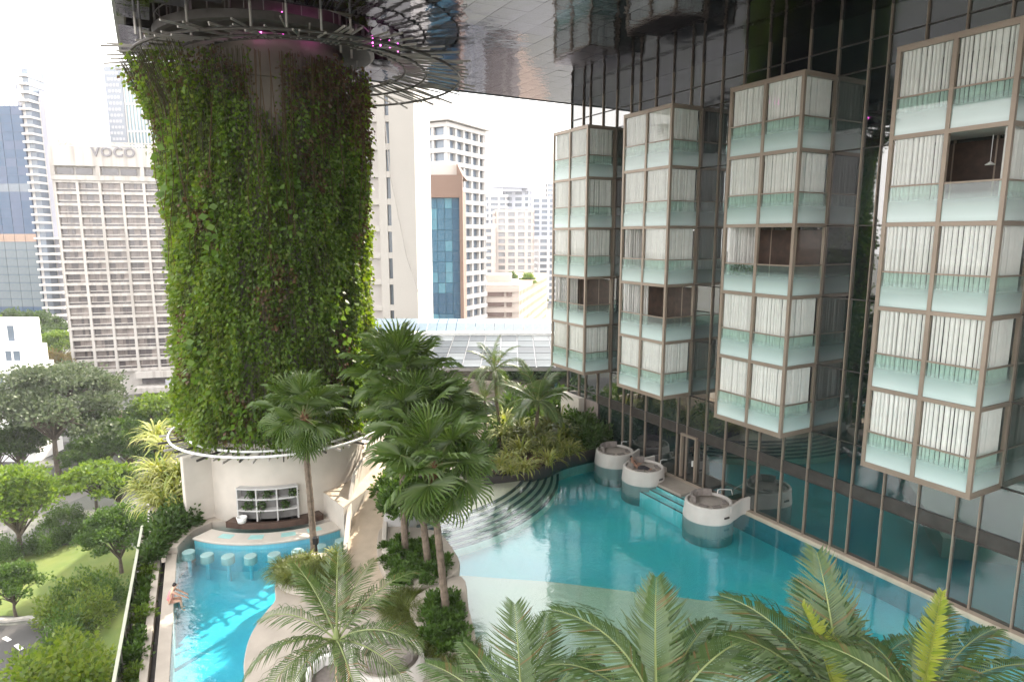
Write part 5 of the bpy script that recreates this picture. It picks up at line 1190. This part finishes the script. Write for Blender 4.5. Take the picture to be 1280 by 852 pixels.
mb = MB(); c_ = Vector((D(50,200,tY).x-2.5,tY+14,0)); mb.lathe([(10.0,ZG-10),(10.0,zt1-6),(9,zt1-3),(0,zt1-2.5)], c_, 40); obj('curved_flank', mb, tone('silver_cladding', (.40,.40,.46)), ba)
mb = MB()
for k in range(40): a = 2*math.pi*k/40; mb.obox((c_.x+10.05*math.cos(a),c_.y+10.05*math.sin(a),ZG), (.25,.25,zt1-6-ZG))
obj('vertical_fin', mb, wcs, ba)
sY = 285; sz = D(170,84,sY).z
a = D(141,200,sY); st = thing('latticed_tower', 'slim tower with a grey latticed flank behind the hotel', 'building', (a.x,sY,ZG))
xq0, xq1, xq2 = D(141,200,sY).x, D(162,200,sY).x, D(215,200,sY).x
mb = MB(); mb.box((xq1,sY+.4,ZG),(xq2,sY+24,sz-3)); obj('glass_front', mb, mat('teal_tower_glass', (.16,.25,.28), .1, var=.3, scale=.1, ior=1.9), st)
mb = MB()
for i in range(13): x = xq1+(xq2-xq1)*i/13; mb.box((x,sY,ZG),(x+.45,sY+.39,sz-8 if i > 1 else sz-3.1))
for k in range(8): z = sz-4-k*11; mb.box((xq1,sY+.01,z),(xq2,sY+.38,z+.8))
obj('front_fin', mb, wcs, st)
mb = MB(); mb.box((xq0,sY-.5,ZG),(xq1-.01,sY+24,sz)); obj('flank_wall', mb, tone('mid_grey_cladding', (.22,.24,.27)), st)
mb = MB()
for k in range(46):
    for i in range(4):
        z = sz-3-k*2.4; x = xq0+.5+(xq1-xq0-.8)*(i+.5*(k % 2))/4.5; mb.box((x,sY-.62,z),(x+1.0,sY-.505,z+1.1))
obj('lattice_panel', mb, tone('lattice_grey', (.38,.38,.40)), st)['kind'] = 'stuff'
# white house
hY = 104; ww = tone('bright_white_render', (.78,.77,.75)); h0 = D(-70,450,hY); wz = D(10,404,hY).z
wh = thing('white_house', 'bright white stepped house with balconies on the left edge', 'house', (h0.x,hY,ZG)); X = lambda px: D(px-6,450,hY).x; Z = lambda py: D(10,py,hY).z
mb = MB(); mb.box((h0.x,hY+3,ZG),(X(16),hY+8,Z(404))); mb.box((h0.x,hY+1.0,ZG),(X(28),hY+7,Z(437))); mb.box((h0.x,hY-.5,ZG),(X(40),hY+6,Z(458))); obj('body', mb, ww, wh)
mb = MB(); mb.box((h0.x,hY+.9,Z(437)+.01),(X(28.5),hY+1.1,Z(430))); mb.box((h0.x,hY-.6,Z(458)+.01),(X(40.5),hY-.4,Z(452))); obj('balcony_wall', mb, ww, wh)
for px0, px1, p0, p1, yo in ((34,38,462,473,-.56),(8,15,440,452,.94),(18,26,440,452,.94),(2,10,410,430,2.94),(0,10,466,480,-.56),(16,24,466,480,-.56)):
    mb = MB(); mb.box((X(px0),hY+yo,Z(p1)),(X(px1),hY+yo+.07,Z(p0))); obj('window', mb, gw, wh)
# street pavilion roofs
for nm_, lab, px0,px1,py,Y,hh,m in (('pavilion','low brown-roofed pavilion by the street on the left edge',-60,58,556,118,4.5,tone('brown_roof',(.11,.08,.065))),('street_wall','long brownish street wall behind the rain tree',40,160,556,124,2.6,tone('tan_wall',(.22,.17,.135)))):
    a, b = D(px0,py,Y), D(px1,py,Y); t = thing(nm_, lab, 'building' if nm_ == 'pavilion' else 'wall', (a.x,Y,ZG)); mb = MB(); mb.box((a.x,Y,ZG),(b.x,Y+7 if nm_=='pavilion' else Y+.5,ZG+hh)); obj('wall', mb, tone('tan_wall',(.22,.17,.135)), t)
    mb = MB(); mb.box((a.x-.5,Y-.6,ZG+hh+.01),(b.x+.5,Y+7.6 if nm_=='pavilion' else Y+1,ZG+hh+.35)); obj('roof', mb, m, t)
# car on the back road
cp = G(108,574,ZG+.08); car = thing('parked_car', 'white car on the road behind the rain tree', 'car', cp); ca0 = .18
def CR(mb_): return MB().add([(Matrix.Rotation(ca0,3,'Z') @ Vector(p))+cp for p in mb_.v], mb_.f)
b = MB(); pf = [(-2.2,.35),(-2.25,.75),(-2.1,.95),(-1.5,1.0),(1.1,.98),(2.0,.85),(2.2,.65),(2.2,.35)]
def ext(pf, w0, w1=None):
    n = len(pf); w1 = w1 or w0; m_ = MB(); return m_.add([(x,-w0,z) for x,z in pf]+[(x,w0,z) for x,z in pf], [tuple(range(n)),tuple(range(n,2*n))[::-1]]+[(i,n+i,n+(i+1)%n,(i+1)%n) for i in range(n)])
obj('body', CR(ext(pf,.88)), M['white_metal'], car, bevel=.06)
obj('cabin', CR(ext([(-1.7,1.0),(-1.2,1.46),(.35,1.46),(1.1,.99)],.76)), M['white_metal'], car, bevel=.05)
obj('side_glass', CR(ext([(-1.5,1.03),(-1.12,1.38),(.28,1.38),(.85,1.03)],.775)), gw, car)
for x in (-1.4,1.4):
    for y in (-.8,.8):
        w = MB(); w.tube([(x,y-.1,.33),(x,y+.1,.33)], .33, 14); obj('wheel', CR(w), M['black'], car)

# ------------------------------------------------------------------ people and the lounge
def skinned(name, verts, edges, radii, m, root=0, sub=2):
    me = bpy.data.meshes.new(name); me.from_pydata([tuple(v) for v in verts], edges, []); o = bpy.data.objects.new(name, me); C.objects.link(o)
    o.modifiers.new('skin','SKIN'); ss = o.modifiers.new('sub','SUBSURF'); ss.levels = sub; ss.render_levels = sub
    for i, r in enumerate(radii):
        me.skin_vertices[0].data[i].radius = (r, r) if not hasattr(r,'__len__') else r
        me.skin_vertices[0].data[i].use_root = (i == root)
    dg = bpy.context.evaluated_depsgraph_get(); nm = bpy.data.meshes.new_from_object(o.evaluated_get(dg)); bpy.data.objects.remove(o); bpy.data.meshes.remove(me)
    nm.name = name; nm.materials.clear(); nm.materials.append(m); nm.shade_smooth(); return nm
def person(label, loc, rz, J, skin, cloth, hair, legs_cloth=None, group=None):
    """J: joints in local metres, x forward, y left, z up"""
    t = thing('person', label, 'person', loc, group); V = []; E = []; Rd = []
    def v(p, r): V.append(Vector(p)); Rd.append(r); return len(V)-1
    pel = v(J['pelvis'], (.15,.12)); wa_ = v(Vector(J['pelvis']).lerp(Vector(J['chest']),.5), (.125,.10)); ch_ = v(J['chest'], (.16,.115)); ne = v(J['neck'], .055)
    hd_ = Vector(J['head']); nk = Vector(J['neck']); ax = (hd_-nk).normalized(); h1 = v(hd_-ax*.03, (.075,.085)); h2 = v(hd_+ax*.08, (.078,.09))
    E += [(pel,wa_),(wa_,ch_),(ch_,ne),(ne,h1),(h1,h2)]
    for s in ('l','r'):
        sh = v(J['sh_'+s], .06); el_ = v(J['el_'+s], .042); wr = v(J['wr_'+s], .03); E += [(ch_,sh),(sh,el_),(el_,wr)]
        d = (Vector(J['wr_'+s])-Vector(J['el_'+s])).normalized(); sd = d.cross(Vector((0,0,1))); sd = sd.normalized() if sd.length > .1 else Vector((0,1,0)); dn = sd.cross(d)
        pm = v(Vector(J['wr_'+s])+d*.06, (.038,.02)); E.append((wr,pm))
        for q, ln in ((-.03,.07),(-.01,.082),(.012,.078),(.032,.06)):
            k1 = v(V[pm]+d*.045+sd*q, .010); k2 = v(V[pm]+d*(.045+ln*.6)+sd*q*1.15-dn*.012, .009); k3 = v(V[pm]+d*(.04+ln)+sd*q*1.2-dn*.035, .008); E += [(pm,k1),(k1,k2),(k2,k3)]
        tm = v(Vector(J['wr_'+s])+d*.03+sd*.05-dn*.01, .011); t2 = v(Vector(J['wr_'+s])+d*.07+sd*.066-dn*.02, .009); E += [(wr,tm),(tm,t2)]
        hp = v(J['hip_'+s], .095); kn = v(J['kn_'+s], .06); an = v(J['an_'+s], .038); ft = v(J['ft_'+s], (.042,.03)); E += [(pel,hp),(hp,kn),(kn,an),(an,ft)]
    Rm = Matrix.Rotation(rz,4,'Z')
    link('body', skinned('body', V, E, Rd, skin), loc, t, (0,0,rz))
    link('clothing', skinned('clothing', [V[pel]-Vector((0,0,.02)),V[wa_],V[ch_],V[ch_].lerp(nk,.5)], [(0,1),(1,2),(2,3)], [(.168,.138),(.14,.118),(.178,.132),(.10,.09)], cloth), loc, t, (0,0,rz))
    if legs_cloth:
        for s in ('l','r'): link('trouser_leg', skinned('trouser_leg', [J['hip_'+s],J['kn_'+s],Vector(J['kn_'+s]).lerp(Vector(J['an_'+s]),.85)], [(0,1),(1,2)], [.112,.078,.06], legs_cloth), loc, t, (0,0,rz))
    f = Vector(J.get('face',(1,0,0))).normalized(); c0 = hd_+ax*.05-f*.025
    link('hair', skinned('hair', [c0+ax*.06, c0-f*.03, c0-f*.05-ax*.09], [(0,1),(1,2)], [(.092,.098),(.095,.1),(.05,.06)], hair), loc, t, (0,0,rz))
    sd = ax.cross(f).normalized(); mb = MB()
    for q in (-1,1): e = hd_+ax*.045+f*.088+sd*q*.032; mb.lathe([(0,-.008),(.009,0),(0,.008)], e, 8)
    me = mb.mesh('eye', M['black']); link('eye', me, loc, t, (0,0,rz))
    mb = MB(); n0 = hd_+f*.085; mb.add([n0+ax*.045,n0+sd*.016-ax*.005,n0-sd*.016-ax*.005,n0+f*.028+ax*.0], [(0,1,3),(0,3,2),(1,2,3)]); mb.add([n0-ax*.03+sd*.026+f*.004,n0-ax*.03-sd*.026+f*.004,n0-ax*.042+f*.004], [(0,1,2)]); link('nose_and_mouth', mb.mesh('nose_and_mouth', skin), loc, t, (0,0,rz))
    return t
def sym(**k):
    J = {}
    for n, p in k.items():
        if n.endswith('_'): J[n+'l'] = p; J[n+'r'] = (p[0],-p[1],p[2])
        else: J[n] = p
    return J
sit = sym(pelvis=(0,0,.12), chest=(.02,0,.50), neck=(.04,0,.66), head=(.07,0,.78), sh_=(.02,.18,.58), el_=(.14,.23,.34), wr_=(.36,.14,.28), hip_=(.03,.10,.10), kn_=(.44,.13,.14), an_=(.48,.12,-.28), ft_=(.60,.13,-.32))
# swimmer on the pool rim
lean = sym(pelvis=(0,0,.10), chest=(.14,0,.46), neck=(.22,0,.60), head=(.28,0,.71), sh_=(.16,.17,.53), el_=(.38,.21,.36), wr_=(.60,.17,.20), hip_=(.02,.10,.08), kn_=(.42,.14,.06), an_=(.46,.13,-.36), ft_=(.58,.14,-.42))
sw = G(216,756,.05)
person('woman in a pink swimsuit sitting on the left pool rim', W(28.6, pe(28.6)-.2, .05), math.atan2(N2.y,N2.x), lean, M['skin'], M['pink'], M['hair'])
recl = sym(pelvis=(0,0,.10), chest=(-.26,0,.38), neck=(-.36,0,.52), head=(-.36,0,.65), sh_=(-.28,.18,.45), el_=(-.12,.26,.25), wr_=(.10,.16,.32), hip_=(.04,.10,.09), kn_=(.45,.11,.16), an_=(.85,.10,.06), ft_=(.92,.12,.16))
person('person in dark clothes reclining on the middle daybed', Vector((pod2.location.x-.45,pod2.location.y-.25,.76)), TO_WALL-1.0, recl, M['skin_brown'], M['black_cloth'], M['hair'], M['black_cloth'])
# diners
dz = 1.2
chairw = M['white_metal']
def chair(label, loc, rz):
    t = thing('chair', label, 'chair', loc, 'chairs on the dining terrace'); T = lambda mb_: MB().add([(Matrix.Rotation(rz,3,'Z') @ Vector(p))+Vector(loc) for p in mb_.v], mb_.f)
    b = MB(); b.box((-.22,-.23,.40),(.22,.23,.46)); obj('seat', T(b), M['cushion'], t); b = MB(); b.box((-.24,-.22,.465),(-.19,.22,.85)); obj('backrest', T(b), M['cushion'], t)
    for x in (-.2,.18):
        for y in (-.2,.17): b = MB(); b.box((x,y,0),(x+.03,y+.03,.399)); obj('leg', T(b), M['steel'], t)
    return t
tc_ = Vector((dc.x+.75, dc.y+.35, dz)); tb_ = thing('dining_table', 'small round white table on the dining terrace', 'table', tc_); mb = MB(); mb.lathe([(0,.70),(.42,.70),(.42,.74),(0,.74)], tc_, 24); obj('tabletop', mb, M['white_metal'], tb_); mb = MB(); mb.lathe([(.25,.0),(.25,.02),(.03,.03),(.03,.70)], tc_, 12); obj('pedestal', mb, M['steel'], tb_)
for k, (dx,rz,lab,cl) in enumerate(((-.8,0,'person in a white shirt seated left of the dining terrace table','white_cloth'),(.8,math.pi,'person in dark clothes seated right of the dining terrace table','black_cloth'))):
    l = tc_+Vector((dx,.05,0)); chair('chair under the person %s of the dining table' % ('left','right')[k], l, rz); person(lab, l+Vector((0,0,.42)), rz, sit, M['skin'], M[cl], M['hair'], M['black_cloth'])
# lounge under the near palm
lc = G(424,862,.12); lounge = thing('lounge_seat', 'pale curved lounge booth under the wide deck palm', 'lounge booth', lc)
mb = MB(); mb.wall([(lc.x+1.3*math.cos(a),lc.y+1.3*math.sin(a),.12,.95) for a in np.linspace(R(60),R(230),20)], .14); obj('back_shell', mb, M['pod'], lounge, bevel=.03)
mb = MB(); mb.lathe([(0,.5),(1.1,.5),(1.18,.44),(1.18,.121)], lc*1, 36); mb.v = [(x,y,z-.12) for x,y,z in mb.v]; obj('seat', mb, M['cushion'], lounge, smooth=False)
for k, a in enumerate((R(120),R(150),R(185))): mb = MB(); mb.obox((lc.x+.95*math.cos(a),lc.y+.95*math.sin(a),.51), (.5,.16,.4), a+R(90)); obj('cushion', mb, M['white_cloth'], lounge, bevel=.05)
person('person in a white top bending forward under the deck palm', Vector((lc.x+.1,lc.y+.15,.50)), R(-75), dict(lean), M['skin'], M['white_cloth'], M['hair'], M['white_cloth'])
dl = G(484,842,.12); daybed('round white daybed on the deck below the palm fronds', Vector((dl.x,dl.y,.0)), R(200), False, 1, None)

# ------------------------------------------------------------------ labels: look-alikes are told apart by their place in the row
ORD = 'leftmost,second,third,fourth,fifth,sixth,seventh,eighth,ninth,tenth,eleventh,twelfth,thirteenth,fourteenth,fifteenth,sixteenth,seventeenth,eighteenth,nineteenth,twentieth,twenty-first,twenty-second'.split(',')
bpy.context.view_layer.update()
same = {}
for o in list(scene.objects):
    if 'category' in o and 'label' in o: same.setdefault(o['label'], []).append(o)
for lab, os_ in same.items():
    if 1 < len(os_) <= 22:
        os_.sort(key=lambda o: (o.matrix_world.translation.x/max(1,o.matrix_world.translation.y)))
        for k, o in enumerate(os_): o['label'] = ('leftmost ' if k == 0 else 'rightmost ' if k == len(os_)-1 else '')+lab+('' if k in (0, len(os_)-1) else ', '+ORD[k]+' from the left')

# ------------------------------------------------------------------ warm city air
mb = MB(); mb.box((-1550,-1250,ZG-1),(1550,1650,112)); hz = obj('haze', mb, [], None); hz['kind'] = 'stuff'
hm = bpy.data.materials.new('haze'); hm.use_nodes = True; nn = hm.node_tree.nodes; nn.remove(nn['Principled BSDF']); pv = nn.new('ShaderNodeVolumePrincipled')
pv.inputs['Color'].default_value = (.96,.96,1,1); pv.inputs['Density'].default_value = .00026
hm.node_tree.links.new(pv.outputs['Volume'], nn['Material Output'].inputs['Volume']); hz.data.materials.clear(); hz.data.materials.append(hm)
